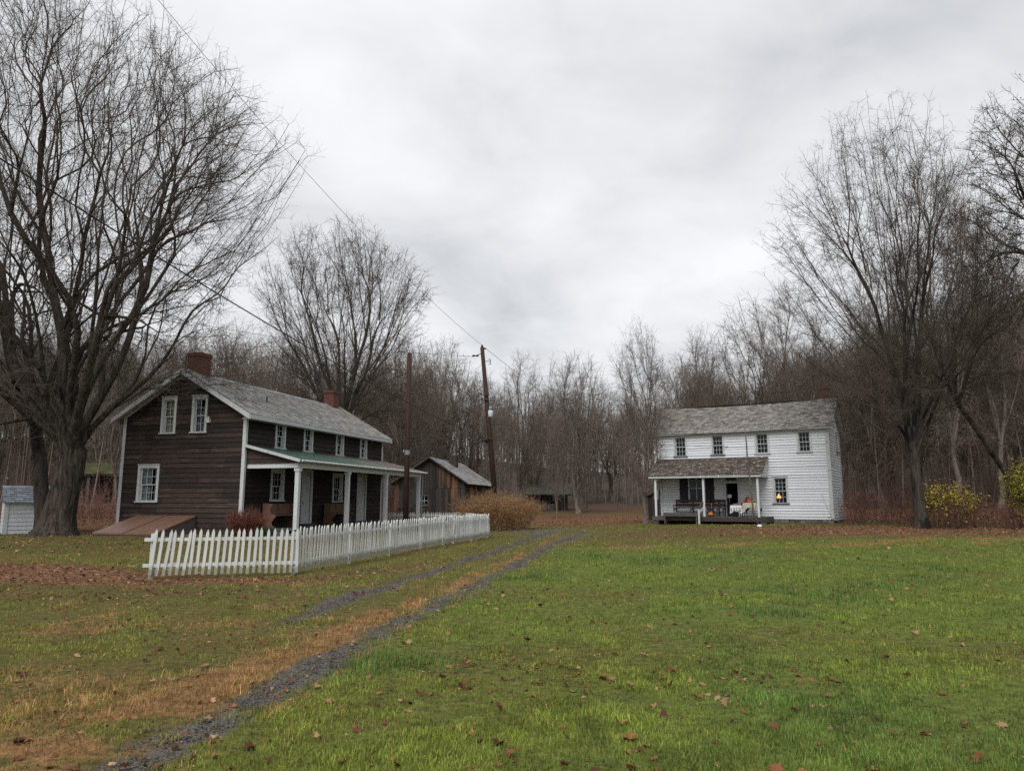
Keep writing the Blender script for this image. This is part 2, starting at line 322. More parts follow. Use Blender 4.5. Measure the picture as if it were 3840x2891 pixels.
def vnoise(x, y, sc, seed=0):
    """cheap smooth value noise 0..1"""
    x = x / sc + seed * 17.3; y = y / sc + seed * 9.1; xi = np.floor(x).astype(np.int64); yi = np.floor(y).astype(np.int64); fx = x - xi; fy = y - yi
    fx = fx * fx * (3 - 2 * fx); fy = fy * fy * (3 - 2 * fy)
    def h(a, b): n_ = (a * 374761393 + b * 668265263 + seed * 144665) & 0x7fffffff; n_ = ((n_ ^ (n_ >> 13)) * 1274126177) & 0x7fffffff; return (n_ % 10007) / 10007.0
    return (h(xi, yi) * (1 - fx) + h(xi + 1, yi) * fx) * (1 - fy) + (h(xi, yi + 1) * (1 - fx) + h(xi + 1, yi + 1) * fx) * fy
def blob(x, y, cx_, cy_, rx, ry, ang=0.0):
    a = R(ang); dx = x - cx_; dy = y - cy_; u = dx * math.cos(a) + dy * math.sin(a); v = -dx * math.sin(a) + dy * math.cos(a)
    return sstep(1.25, .7, np.sqrt((u / rx) ** 2 + (v / ry) ** 2))
def masks(x, y):
    n1 = vnoise(x, y, 1.1, 1); n2 = vnoise(x, y, .35, 2); n3 = vnoise(x, y, 3.0, 3); n4 = vnoise(x, y, .12, 4)
    dR, tR = pdist(x, y, RUT_R); dL, tL = pdist(x, y, RUT_L)
    wR = .15 + .12 * n1 + .05 * n2 + .25 * sstep(24, 34, y); wL = .22 + .10 * n1 + .3 * sstep(26, 36, y)
    wob = (n2 - .5) * .30 + (n4 - .5) * .26
    gR = sstep(wR + .2, wR - .2, dR + wob); gL = .9 * sstep(wL + .18, wL - .18, dL + wob) * sstep(-.02, .12, tL)
    patch = blob(x, y, 1.0, 37.5, 3.4, 4.2, 20) * sstep(.30, .62, n1 * .6 + n2 * .4)
    pn = vnoise(x, y, .6, 11); gravel = np.maximum(np.maximum(gR, gL), patch * .9) * (.45 + .55 * sstep(.25, .55, pn * .6 + n4 * .4))
    near = x < np.interp(y, [p[1] for p in RUT_R], [p[0] for p in RUT_R])       # left of the right rut
    sw = np.interp(y, [4, 8, 14, 20, 32], [2.3, 1.5, 1.0, .8, .8])
    straw = near * sstep(sw, sw * .35, dR + (n1 - .5) * 1.1) * sstep(.36, .60, n2 * .5 + n1 * .5 + .10 * sstep(1.2, .2, dR))
    straw = straw * np.where(dR > 1.1, .22 + .45 * sstep(7.5, 6, y), 1.0)
    straw = np.maximum(straw, (dR < .4) * .5 * n2)
    straw = np.maximum(straw, blob(x, y, 13, 26.6, 13, 1.8, 3) * .55 * sstep(.3, .6, n1)); straw = np.maximum(straw, blob(x, y, -3.6, 6.2, 1.8, 1.1) * .5 * sstep(.35, .6, n1))
    straw = np.maximum(straw, sstep(.56, .78, n1 * .7 + n2 * .3) * (near & (y < 20)) * .45)
    lf = np.zeros_like(x)
    lf = np.maximum(lf, blob(x, y, -14.5, 17.0, 7.5, 2.1, -8)); lf = np.maximum(lf, blob(x, y, -9, 13.5, 6, 1.2, -4) * .35); lf = np.maximum(lf, blob(x, y, -7.0, 15.3, 3.6, .8, 3) * .85); lf = np.maximum(lf, blob(x, y, -3.0, 18, 3.0, .55, 60) * .35)
    lf = np.maximum(lf, blob(x, y, -20, 40, 9, 9) * .9)
    lf = np.maximum(lf, blob(x, y, 22, 33.5, 13, 4.5) * .95); lf = np.maximum(lf, blob(x, y, 13.5, 34, 7, 2.2, -12) * .6)
    lf = np.maximum(lf, blob(x, y, 5.5, 54, 7.5, 10) * .85); lf = np.maximum(lf, blob(x, y, -1, 38.5, 5, 1.5) * .4)
    lf = np.maximum(lf, blob(x, y, -12, 25.5, 12, 5) * .32); lf = np.maximum(lf, blob(x, y, 9.5, 33, 6, 3) * .4)
    woods = sstep(46, 56, y + np.where(x > 14, np.minimum((x - 14) * 1.2, 13), 0) + np.where(x < -14, np.minimum((-14 - x) * .7, 6), 0) - np.where((x > 1) & (x < 12), 17, 0))
    lf = np.maximum(lf, woods)
    lf = lf * sstep(.12, .45, n2 * .5 + n1 * .5 + lf * .35)
    lush = np.where(near, .22, .72 + .28 * sstep(-.5, 4, x)) * sstep(0, 1, vnoise(x, y, 1.7, 13) * .6 + .5) * sstep(28.5, 26, y + (n1 - .5) * 2 - .03 * x) * (1 - lf) * (.75 + .25 * n3)
    return gravel, straw * (1 - gravel), lf * (1 - gravel), lush
def axis(lo, dense0, dense1, step, hi, g=1.09):
    a = list(np.arange(dense0, dense1, step)); s_ = step
    while a[-1] < hi: s_ *= g; a.append(a[-1] + s_)
    s_ = step
    while a[0] > lo: s_ *= g; a.insert(0, a[0] - s_)
    return np.array(a)
xs = axis(-700, -16, 20, .16, 700, 1.045); ys = axis(-60, 3, 46, .16, 800, 1.035)
X, Y = np.meshgrid(xs, ys); Zg = hzn(X, Y) - .025 * masks(X, Y)[0]
nx, ny = len(xs), len(ys); idx = np.arange(nx * ny).reshape(ny, nx)
Fq = np.stack([idx[:-1, :-1], idx[:-1, 1:], idx[1:, 1:], idx[1:, :-1]], -1).reshape(-1, 4)
gm = raw_mesh('ground', np.stack([X, Y, Zg], -1).reshape(-1, 3), Fq, 4, smooth=True)
for nm, arr in zip(('gravel', 'straw', 'leaf', 'lush'), masks(X.ravel(), Y.ravel())):
    a = gm.attributes.new(nm, 'FLOAT', 'POINT'); a.data.foreach_set('value', arr.astype(np.float32))
def ground_mat():
    m, n, l, b = material('lawn_and_litter'); tcn = n.new('ShaderNodeTexCoord').outputs['Object']
    def at(nm): a = n.new('ShaderNodeAttribute'); a.attribute_name = nm; return a.outputs['Fac']
    fine = noise_node(n, l, tcn, 55, 3, .7); mid = noise_node(n, l, tcn, 9, 5, .7); big = noise_node(n, l, tcn, .7, 4, .6)
    grass = mixc(n, l, ramp(n, l, big, [(.35, (0, 0, 0)), (.65, (1, 1, 1))]), ramp(n, l, mid, [(.3, (.034, .034, .009)), (.7, (.105, .098, .024))]), ramp(n, l, mid, [(.3, (.045, .034, .012)), (.7, (.14, .10, .034))]))
    lush = ramp(n, l, mid, [(.3, (.040, .052, .009)), (.7, (.125, .150, .028))])
    straw = ramp(n, l, mid, [(.3, (.085, .042, .018)), (.7, (.27, .15, .062))])
    v = n.new('ShaderNodeTexVoronoi'); v.inputs['Scale'].default_value = 13; mpv = n.new('ShaderNodeMapping'); l.new(tcn, mpv.inputs[0]); l.new(mpv.outputs[0], v.inputs['Vector'])
    lsep = n.new('ShaderNodeSeparateColor'); l.new(v.outputs['Color'], lsep.inputs[0])
    leaf = ramp(n, l, lsep.outputs[0], [(0, (.040, .022, .014)), (.35, (.095, .046, .024)), (.6, (.15, .070, .034)), (.8, (.21, .12, .065)), (1, (.070, .026, .017))])
    grav = ramp(n, l, fine, [(.3, (.030, .025, .020)), (.5, (.080, .069, .060)), (.72, (.17, .150, .130))])
    def thr(f, soft=.18):
        # mask broken up by fine noise
        s_ = n.new('ShaderNodeMath'); s_.operation = 'ADD'; l.new(f, s_.inputs[0]); nn = n.new('ShaderNodeMath'); nn.operation = 'MULTIPLY_ADD'; l.new(mid, nn.inputs[0]); nn.inputs[1].default_value = 1.1; nn.inputs[2].default_value = -.55; l.new(nn.outputs[0], s_.inputs[1])
        return ramp(n, l, s_.outputs[0], [(.5 - soft, (0, 0, 0)), (.5 + soft, (1, 1, 1))])
    c = mixc(n, l, thr(at('lush')), grass, lush); c = mixc(n, l, thr(at('straw')), c, straw); c = mixc(n, l, thr(at('leaf')), c, leaf); c = mixc(n, l, thr(at('gravel')), c, grav)
    wf = n.new('ShaderNodeSeparateXYZ'); l.new(tcn, wf.inputs[0]); dist_ = n.new('ShaderNodeVectorMath'); dist_.operation = 'LENGTH'; l.new(tcn, dist_.inputs[0]); wr = n.new('ShaderNodeMapRange'); l.new(dist_.outputs['Value'], wr.inputs[0]); wr.inputs[1].default_value = 62; wr.inputs[2].default_value = 90; wr.inputs[3].default_value = 0; wr.inputs[4].default_value = 1
    c = mixc(n, l, wr.outputs[0], c, ramp(n, l, mid, [(.3, (.030, .024, .020)), (.7, (.078, .060, .048))]))
    l.new(c, b.inputs['Base Color']); b.inputs['Roughness'].default_value = .9; b.inputs['Specular IOR Level'].default_value = .15
    bn = n.new('ShaderNodeBump'); bn.inputs['Strength'].default_value = .8; bn.inputs['Distance'].default_value = .03; l.new(mid, bn.inputs['Height']); l.new(bn.outputs[0], b.inputs['Normal'])
    return m
go = mesh_obj('ground', gm, ground_mat()); tag(go, 'lawn with two gravel wheel ruts and fallen leaves rising to wooded slopes', 'ground', kind='structure')

# ------------------------------------------------------------ ground cover
def in_frame(x, y, ox, oy, ang, x0, x1, y0, y1):
    a = R(ang); dx = x - ox; dy = y - oy; u = dx * math.cos(a) + dy * math.sin(a); v = -dx * math.sin(a) + dy * math.cos(a)
    return (u > x0) & (u < x1) & (v > y0) & (v < y1)
HOUSE = (-10.91, 30.0, 74.0); STORE = (8.82, 43.82, -31.0)
def blocked(x, y):
    return in_frame(x, y, *HOUSE, -.1, 12.7, -2.5, 6.3) | in_frame(x, y, *STORE, -.2, 9.5, -1.7, 4.4) | (np.hypot(x + 18.1, y - 29.6) < .95) | (np.hypot(x - 19.3, y - 35.1) < .45)
def polar(n, r0, r1, a=43, power=0.0):
    if power == 0: r = r0 * (r1 / r0) ** rng.random(n)
    else: r = (r0 ** power + (r1 ** power - r0 ** power) * rng.random(n)) ** (1 / power)
    th = R(a) * (2 * rng.random(n) - 1); return r * np.sin(th), r * np.cos(th)
def grass(n=520000):
    x, y = polar(n, 3.6, 48); g, s, lf, lu = masks(x, y); n1 = vnoise(x, y, .45, 21); n2 = vnoise(x, y, 1.6, 22); n3 = vnoise(x, y, .18, 23)
    keep = (~blocked(x, y)) & (rng.random(n) > np.clip(g * 1.08 + lf * .72, 0, .97)) & (rng.random(n) < .55 + .6 * n1)
    x, y, g, s, lf, lu, n1, n2, n3 = [q[keep] for q in (x, y, g, s, lf, lu, n1, n2, n3)]; n = len(x); r = np.hypot(x, y); z = hzn(x, y)
    tuft = sstep(.72, .88, n2) * (lu > .3)
    Ln = (.018 + .028 * rng.random(n)) * (1 + .018 * r) * (1 + .35 * lu + 1.1 * tuft) * (.6 + .8 * n1)
    isstraw = rng.random(n) < np.clip(s * .85, .035, .9); Ln = np.where(isstraw & (s > .25), Ln * 2.0, Ln)
    Wd = (.0020 + .0016 * rng.random(n)) * (1 + .14 * r) * np.where(isstraw, .8, 1)
    th = rng.random(n) * 2 * math.pi; lean = np.where(isstraw & (s > .25), 1.0 + .5 * rng.random(n), .25 + 1.15 * rng.random(n))
    d = np.stack([np.cos(th), np.sin(th), np.zeros(n)], 1); sd = np.stack([-np.sin(th), np.cos(th), np.zeros(n)], 1) * Wd[:, None] * .5; up = np.array([0, 0, 1.])
    ph = rng.random(n) * 1.2 - .6; sd = sd * np.cos(ph)[:, None] + d * (Wd * .5 * np.sin(ph))[:, None]
    p = np.stack([x, y, z - .008], 1); a1 = lean * .45; a2 = lean * 1.15
    m1 = p + (d * np.sin(a1)[:, None] + up * np.cos(a1)[:, None]) * (Ln * .55)[:, None]; m2 = m1 + (d * np.sin(a2)[:, None] + up * np.clip(np.cos(a2), .05, 1)[:, None]) * (Ln * .45)[:, None]
    V = np.stack([p - sd, p + sd, m1 - sd * .75, m1 + sd * .75, m2], 1).reshape(-1, 3)
    b = np.arange(n)[:, None] * 5; T = np.concatenate([b + [0, 1, 3], b + [0, 3, 2], b + [2, 3, 4]], 1).reshape(-1, 3)
    k = rng.random(n)[:, None]; k2 = rng.random(n)[:, None]
    olive = np.array([.115, .135, .018]) * (1 - k) + np.array([.30, .29, .055]) * k
    green = np.array([.090, .158, .014]) * (1 - k) + np.array([.235, .30, .045]) * k
    deep = np.array([.035, .100, .015]) * (1 - k) + np.array([.14, .24, .060]) * k
    tan = np.array([.30, .155, .055]) * (1 - k) + np.array([.56, .34, .145]) * k
    c = olive * (1 - lu[:, None]) + green * lu[:, None]; w = (sstep(.45, .8, n2) * (.35 + .5 * lu))[:, None]; c = c * (1 - w) + deep * w
    c = np.where((isstraw)[:, None], tan * (.55 + .45 * k2), c); c = np.where((lf > .3)[:, None] & ~isstraw[:, None], c * .62, c); c *= (.42 + .95 * n3)[:, None] * (.75 + .45 * n1)[:, None] * (.65 + .7 * rng.random(n))[:, None]
    o = mesh_obj('grass', raw_mesh('grass', V, T, 3, np.repeat(c, 5, 0)), attr_mat('grass_blades', .6, .25, .3)); tag(o, 'short green and straw coloured grass over the whole lawn', 'grass', kind='stuff')
grass()
def leaf_template(kind):
    if kind == 0:   # lobed maple leaf
        a = [(0, -.5), (.10, -.28), (.42, -.34), (.34, -.12), (.52, .10), (.27, .12), (.30, .34), (.12, .26), (0, .56), (-.12, .26), (-.30, .34), (-.27, .12), (-.52, .10), (-.34, -.12), (-.42, -.34), (-.10, -.28)]
    else:
        a = [(0, -.5), (.22, -.22), (.27, .08), (.14, .34), (0, .5), (-.14, .34), (-.27, .08), (-.22, -.22)]
    return np.array(a)
def scatter_leaves(name, x, y, z, size, kind, label, tilt=.45, palette=None, cat='leaves'):
    t = leaf_template(kind); k = len(t); n = len(x)
    L2 = np.concatenate([[[0, 0]], t], 0); rad = np.hypot(L2[:, 0], L2[:, 1])
    th = rng.random(n) * 6.283; ax = rng.random(n) * 6.283; tl = np.clip(rng.normal(0, tilt, n), -1.9 * tilt, 1.9 * tilt); curl = rng.normal(.4, .75, n); curl2 = rng.normal(.15, .7, n)
    lx = L2[None, :, 0] * size[:, None]; ly = L2[None, :, 1] * size[:, None] * rng.uniform(.65, 1.15, n)[:, None]; lx = lx * (1 + .12 * rng.normal(0, 1, lx.shape) * (np.arange(k + 1) > 0))
    lz = np.clip((L2[None, :, 0] ** 2 * curl[:, None] + L2[None, :, 1] ** 2 * curl2[:, None] + L2[None, :, 0] * L2[None, :, 1] * curl[:, None]) * 1.6, -.16, .26) * size[:, None]
    s_, c_ = np.sin(tl)[:, None], np.cos(tl)[:, None]; ca, sa = np.cos(ax)[:, None], np.sin(ax)[:, None]
    u = lx * ca + ly * sa; v = -lx * sa + ly * ca; v2 = v * c_ - lz * s_; z2 = v * s_ + lz * c_
    ct, st = np.cos(th)[:, None], np.sin(th)[:, None]; X_ = u * ct - v2 * st; Y_ = u * st + v2 * ct
    V = np.stack([X_ + x[:, None], Y_ + y[:, None], z2 - z2.min(1, keepdims=True) * .55 + z[:, None]], -1).reshape(-1, 3)
    b = np.arange(n)[:, None, None] * (k + 1); i = np.arange(k); tri = np.stack([np.zeros(k, int), 1 + i, 1 + (i + 1) % k], 1)[None]
    T = (b + tri).reshape(-1, 3)
    pal = np.array(palette or [(.30, .155, .075), (.21, .09, .040), (.13, .045, .025), (.40, .25, .14), (.08, .028, .020), (.27, .11, .05), (.34, .19, .10), (.17, .065, .035)])
    c = pal[rng.integers(0, len(pal), n)] * (.6 + .6 * rng.random(n))[:, None]; c = np.repeat(c, k + 1, 0) * (.8 + .35 * rng.random(n * (k + 1)))[:, None]
    o = mesh_obj(name, raw_mesh(name, V, T, 3, c), M['attr_leaf']); tag(o, label, cat, kind='stuff'); return o
def leaves():
    x, y = polar(95000, 3.8, 60, 43, .45); g, s, lf, lu = masks(x, y); cl_ = vnoise(x, y, 1.0, 31); cl2 = vnoise(x, y, 2.6, 32)
    r = np.hypot(x, y); front = (x > -2.6) & (x < 1.2) & (y < 8.2)
    p = np.clip(lf * 1.0 + .085 + .07 * (x < -1) + .26 * sstep(.6, .85, cl_ * .6 + cl2 * .4) + front * .12 * (cl_ > .55), 0, 1) * np.interp(r, [4, 7, 12, 40], [.30, .36, .50, .7]); p = np.where(lf > .3, lf * np.interp(r, [4, 12, 20, 60], [.6, .9, 1, 1]), p)
    k = (rng.random(len(x)) < p) & ~blocked(x, y); x, y, lf = x[k], y[k], lf[k]; r = np.hypot(x, y)
    size = (.026 + .064 * rng.random(len(x)) ** 2.3) * np.interp(r, [4, 10, 20, 50], [1.1, 1.1, 1.2, 1.7]); z = hzn(x, y) + np.interp(r, [4, 20, 60], [.004, .018, .05]) * (1 - lf * .5)
    kk = rng.random(len(x)) < .3; scatter_leaves('fallen_leaf_litter', x[kk], y[kk], z[kk], size[kk] * .9, 1, 'small folded brown leaves scattered among the larger ones')
    x, y, z, size = x[~kk], y[~kk], z[~kk], size[~kk]; scatter_leaves('fallen_leaves', x, y, z, size, 0, 'brown and russet maple leaves scattered over the lawn')
leaves()
def stones(n=34000):
    sel = []
    for pl, w in ((RUT_R, .26), (RUT_L, .26)):
        P = np.array(pl); seg = np.hypot(*(P[1:] - P[:-1]).T); wt = seg / np.hypot(*((P[1:] + P[:-1]) / 2).T) ** 1.1; i = rng.choice(len(seg), n // 2, p=wt / wt.sum()); t = rng.random(len(i))[:, None]; t = t * (.5 + .5 * t) if False else t
        q = P[i] * (1 - t) + P[i + 1] * t; dd = (P[i + 1] - P[i]) / seg[i][:, None]; q = q + np.stack([-dd[:, 1], dd[:, 0]], 1) * (rng.normal(0, w * .62, len(i)))[:, None]; sel.append(q)
    q = np.concatenate(sel); g = masks(q[:, 0], q[:, 1])[0]; q = q[rng.random(len(q)) < .05 + .75 * g]; n = len(q); r = np.hypot(*q.T); z = hzn(q[:, 0], q[:, 1])
    o8 = np.array([(1, 0, 0), (0, 1, 0), (-1, 0, 0), (0, -1, 0), (0, 0, 1), (0, 0, -1)], float); sz = (.004 + .008 * rng.random(n) ** 2) * (1 + .04 * r)
    V = o8[None] * sz[:, None, None] * (.6 + .8 * rng.random((n, 6, 1))) * np.array([1, 1, .55]); th = rng.random(n) * 6.28; c, s = np.cos(th)[:, None], np.sin(th)[:, None]
    V = np.stack([V[..., 0] * c - V[..., 1] * s, V[..., 0] * s + V[..., 1] * c, V[..., 2]], -1) + np.stack([q[:, 0], q[:, 1], z - .022 * masks(q[:, 0], q[:, 1])[0]], 1)[:, None]
    tri = np.array([(0, 1, 4), (1, 2, 4), (2, 3, 4), (3, 0, 4), (1, 0, 5), (2, 1, 5), (3, 2, 5), (0, 3, 5)]); T = (np.arange(n)[:, None, None] * 6 + tri[None]).reshape(-1, 3)
    c = np.array([.098, .088, .080]) * (.35 + 1.3 * rng.random(n) ** 1.8)[:, None]
    o = mesh_obj('gravel', raw_mesh('gravel', V.reshape(-1, 3), T, 3, np.repeat(c, 6, 0)), M['attr_stem']); tag(o, 'dark grey gravel showing in the two wheel ruts', 'gravel', kind='stuff')
stones()
# ------------------------------------------------------------ trees
def unit(v): return v / (np.linalg.norm(v, axis=-1, keepdims=True) + 1e-9)
def skeleton(att, p0, d0, trunk, g, k0=4, step=.30, smin=.25, smax=2.4, mom=.55, up=.06, wig=.10, sp=.34):
    """grow limbs from a trunk polyline into the attractor points; returns pos, parent, leafcount"""
    pos = [np.array(p0, float)]; par = [-1]; d = np.array(d0, float)
    for q in trunk: pos.append(np.array(q, float)); par.append(len(pos) - 2)
    root = len(pos) - 1; d = unit(pos[-1] - pos[-2]); q = pos[-1]
    dirs = unit(att - q); cen = dirs[g.choice(len(att), k0, replace=False)]
    for _ in range(4):
        lab = (dirs @ cen.T).argmax(1); cen = np.array([unit(dirs[lab == k].mean(0)) if (lab == k).any() else cen[k] for k in range(k0)])
    st = []
    for k in range(k0):
        ii = np.nonzero(lab == k)[0]
        if len(ii): st.append((root, unit(.6 * d + .5 * cen[k] + np.array([0, 0, .25])), ii))
    while st:
        node, d, ii = st.pop(); q = pos[node]; n = len(ii)
        if n == 1:
            t = att[ii[0]]; v = t - q; D = np.linalg.norm(v)
            if D < .05: continue
            m = q + (unit(v) * .5 + d * .5) * D * .5; pos.append(m); par.append(node); pos.append(t); par.append(len(pos) - 2); continue
        pts = att[ii]; c = pts.mean(0); v = c - q; D = np.linalg.norm(v); Ls = min(max(step * D, smin), smax)
        nd = unit(mom * d + (1 - mom) * v / (D + 1e-6) + g.normal(0, wig, 3) + np.array([0, 0, up])); p = q + nd * Ls
        pos.append(p); par.append(node); me_ = len(pos) - 1
        w = pts - p; dw = np.linalg.norm(w, axis=1, keepdims=True); w = w / (dw + .3)
        wc = w - w.mean(0); spread = math.sqrt((wc ** 2).sum() / n)
        if spread < sp and D > 1.0 * (1 if n > 3 else .5) and g.random() < .85: st.append((me_, unit(nd * .7 + unit(c - p) * .3), ii)); continue
        wc = wc; C_ = wc.T @ wc; ev, E_ = np.linalg.eigh(C_); ax = E_[:, 2] if g.random() < .8 else E_[:, 1]
        pr = wc @ ax; fr = g.uniform(.12, .5) if n > 6 else .5; fr = fr if g.random() < .5 else 1 - fr
        k = min(max(int(round(n * fr)), 1), n - 1); o_ = np.argpartition(pr, k - 1) if k < n else np.arange(n)
        for sub in (o_[:k], o_[k:]):
            if len(sub):
                vc = unit(pts[sub].mean(0) - p); wgt = len(sub) / n; st.append((me_, unit(nd * (.35 + .6 * wgt) + vc * (.75 - .4 * wgt)), ii[sub]))
    pos = np.array(pos); par = np.array(par); n = len(pos); cnt = np.zeros(n); ch = np.zeros(n, int); np.add.at(ch, par[par >= 0], 1)
    cnt[ch == 0] = 1
    for i in range(n - 1, 0, -1): cnt[par[i]] += cnt[i]
    main = np.full(n, -1); best = np.zeros(n)
    for i in range(1, n):
        if cnt[i] > best[par[i]]: best[par[i]] = cnt[i]; main[par[i]] = i
    for _ in range(1):
        m = (par >= 0) & (main >= 0) & (np.arange(n) > root); pn = pos.copy(); pn[m] = .5 * pos[m] + .25 * pos[par[m]] + .25 * pos[main[m]]; pos = pn
    return pos, par, cnt, main, root
def tubes(chains, sides):
    """chains: list of (pts (k,3), rad (k)) -> V, quads"""
    Vs = []; Fs = []; b = 0; K = np.arange(sides); an = 2 * math.pi * K / sides; ca, sa = np.cos(an), np.sin(an)
    for P, r in chains:
        k = len(P); t = np.empty_like(P); t[1:-1] = P[2:] - P[:-2]; t[0] = P[1] - P[0]; t[-1] = P[-1] - P[-2]; t = unit(t)
        ref = np.array([1., .13, .07]) if abs(t[k // 2][0]) < .8 else np.array([.1, 1., .05]); Nn = unit(np.cross(t, ref)); Bn = np.cross(t, Nn)
        V = P[:, None] + r[:, None, None] * (ca[None, :, None] * Nn[:, None] + sa[None, :, None] * Bn[:, None]); Vs.append(V.reshape(-1, 3))
        i = np.arange(k - 1)[:, None] * sides; f = np.stack([i + K, i + (K + 1) % sides, i + sides + (K + 1) % sides, i + sides + K], -1).reshape(-1, 4) + b; Fs.append(f); b += k * sides
    if not Vs: return np.zeros((0, 3)), np.zeros((0, 4), int)
    return np.concatenate(Vs), np.concatenate(Fs)
def twigs(P, D, g, ln, r0, n_per=3, sub=2, droop=0.0):
    """fine twigs from points P with base direction D; triangular prisms, two segments, forked"""
    P = np.repeat(P, n_per, 0); D = np.repeat(D, n_per, 0); n = len(P); d1 = unit(D * .8 + g.normal(0, .8, (n, 3)) + np.array([0, 0, .05 - droop])); L1 = ln * (.45 + .8 * g.random(n))[:, None]
    segs = []; m = P + d1 * L1 * .5; d2 = unit(d1 + g.normal(0, .35, (n, 3)) + np.array([0, 0, .15])); e_ = m + d2 * L1 * .5; segs += [(P, m, r0, r0 * .8), (m, e_, r0 * .8, r0 * .35)]
    for _ in range(sub):
        t = g.random((n, 1)) * .7 + .25; b0 = np.where(t < .5, P + (m - P) * t * 2, m + (e_ - m) * (t * 2 - 1)); d3 = unit(d1 + g.normal(0, .8, (n, 3)) + np.array([0, 0, .1])); segs.append((b0, b0 + d3 * L1 * (.30 + .35 * g.random((n, 1))), r0 * .6, r0 * .3))
    Vs = []; Fs = []; b = 0
    for A, B_, ra, rb in segs:
        n = len(A); t = unit(B_ - A); ref = np.where(np.abs(t[:, :1]) < .8, np.array([[1., .1, .05]]), np.array([[.1, 1., .05]])); Nn = unit(np.cross(t, ref)); Bn = np.cross(t, Nn); ring = []
        for Q, rr in ((A, ra), (B_, rb)):
            for k in range(3): a = 2.0944 * k; ring.append(Q + rr * (math.cos(a) * Nn + math.sin(a) * Bn))
        Vs.append(np.stack(ring, 1).reshape(-1, 3)); base = np.arange(n)[:, None, None] * 6 + b; q = np.array([(0, 1, 4, 3), (1, 2, 5, 4), (2, 0, 3, 5)])[None]; Fs.append((base + q).reshape(-1, 4)); b += n * 6
    return np.concatenate(Vs), np.concatenate(Fs)
def crown_pts(g, n, c, r, lo=-.55, shell=.5, gap=5, fan=None):
    """attractors inside an uneven ellipsoid (centre c, radii r), denser to the outside"""
    out = []; bl = unit(g.normal(0, 1, (gap, 3))); amp = g.uniform(-.28, .12, gap)
    while sum(map(len, out)) < n:
        v = unit(g.normal(0, 1, (n, 3))); rad = g.random(n) ** (1 / 3 if g.random() > shell else .22)
        rad = rad * (1 + (np.clip((v @ bl.T - .6) / .4, 0, 1) * amp).sum(1)); p = v * rad[:, None]; p = p[p[:, 2] > lo]
        if fan is not None: h = (p[:, 2] - lo) / (1 - lo); p = p[np.hypot(p[:, 0], p[:, 1]) < fan + h * (1.15 - fan)]
        out.append(p)
    return np.concatenate(out)[:n] * np.array(r) + np.array(c)
def build_tree_meshes(name, g, att, trunk, base_r, r0, split_r, tw, base_flare=1.6, far=False, lim=None, e_=None, **kw):
    """returns (trunk mesh, crown mesh); trunk[0] at origin. tw=(length, radius, n_per, sub)"""
    pos, par, cnt, main, root = skeleton(att, trunk[0], (0, 0, 1), trunk[1:], g, **kw); n = len(pos)
    N0 = cnt[0]; ex = math.log(N0) / math.log(base_r / r0); rad = r0 * cnt ** (1 / ex)
    if lim: rad = np.where(np.arange(n) > root, np.minimum(rad, base_r * lim), rad)
    zt = trunk[-1][2]; tm = np.arange(n) <= root; rad[tm] = base_r * (1 + (base_flare - 1) * np.exp(-pos[tm, 2] / (zt * .10 + .12))) * (1 - .22 * pos[tm, 2] / zt)
    chains = []; heads = [(0, -1)]
    kids = [[] for _ in range(n)]
    for i in range(1, n): kids[par[i]].append(i)
    stack = [(0, -1)]
    while stack:
        i, p = stack.pop(); ch = [p, i] if p >= 0 else [i]; j = i
        while main[j] >= 0:
            for k in kids[j]:
                if k != main[j]: stack.append((k, j))
            j = main[j]; ch.append(j)
        P = pos[ch]; r_ = rad[ch].copy()
        if p >= 0: r_[0] = min(rad[p] * .9, r_[1] * 1.25)
        chains.append((P, r_, ch))
    big = {8: [], 6: [], 4: [], 3: []}; sm = {5: [], 4: [], 3: []}
    for P, r_, ch in chains:
        if len(P) < 2: continue
        k = int(np.argmax(r_ < split_r)) if (r_ < split_r).any() else len(P)
        if k >= 2 or k == len(P):
            a = P[:k + 1], r_[:k + 1]; mr = r_[0]; s_ = 8 if mr > .12 else 6 if mr > .05 else 4
            if far: s_ = 5 if mr > .12 else 4 if mr > .05 else 3
            if mr > .3: s_ = 16
            big.setdefault(s_, []).append(a)
        if k < len(P) - 1 or k == 0:
            k = max(k, 0); a = P[k:], r_[k:]
            if len(a[0]) >= 2: sm.setdefault(5 if (a[1][0] > .03 and not far) else 3, []).append(a)
    def join(parts):
        V = []; Fq_ = []; b = 0
        for v, f in parts:
            if len(v): V.append(v); Fq_.append(f + b); b += len(v)
        return np.concatenate(V), np.concatenate(Fq_)
    Vb, Fb = join([tubes(c, s_) for s_, c in big.items() if c])
    thin = (rad < max(r0 * 2.6, .012)) & (np.arange(n) > root); Dn = np.zeros((n, 3)); pi = par.copy(); pi[0] = 0; Dn = unit(pos - pos[pi])
    parts = [tubes(c, s_) for s_, c in sm.items() if c] + [twigs(pos[thin], Dn[thin], g, tw[0], tw[1], tw[2], tw[3])]
    Vc, Fc = join(parts)
    return raw_mesh(name + '_trunk', Vb, Fb, 4, smooth=True), raw_mesh(name + '_crown', Vc, Fc, 4), (pos, rad, Dn)
def place_tree(name, meshes, loc, rz, sc_, mats, label, cat='tree', group=None, lean=(0, 0)):
    t = empty(name, loc, rz, label, cat, group); t.scale = (sc_[0], sc_[0], sc_[1]) if hasattr(sc_, '__len__') else (sc_,) * 3; t.rotation_euler = (lean[0], lean[1], rz)
    for nm, me, m in zip(('trunk', 'crown'), meshes, mats):
        if not me.materials: me.materials.append(m)
        mesh_obj(nm, me, None, t)
    return t
def trunk_line(h, n=5, lean=(0, 0), wob=.05, g=rng):
    return [(lean[0] * i / n + (g.normal(0, wob) if 0 < i < n else 0), lean[1] * i / n + (g.normal(0, wob) if 0 < i < n else 0), h * i / n) for i in range(n + 1)]
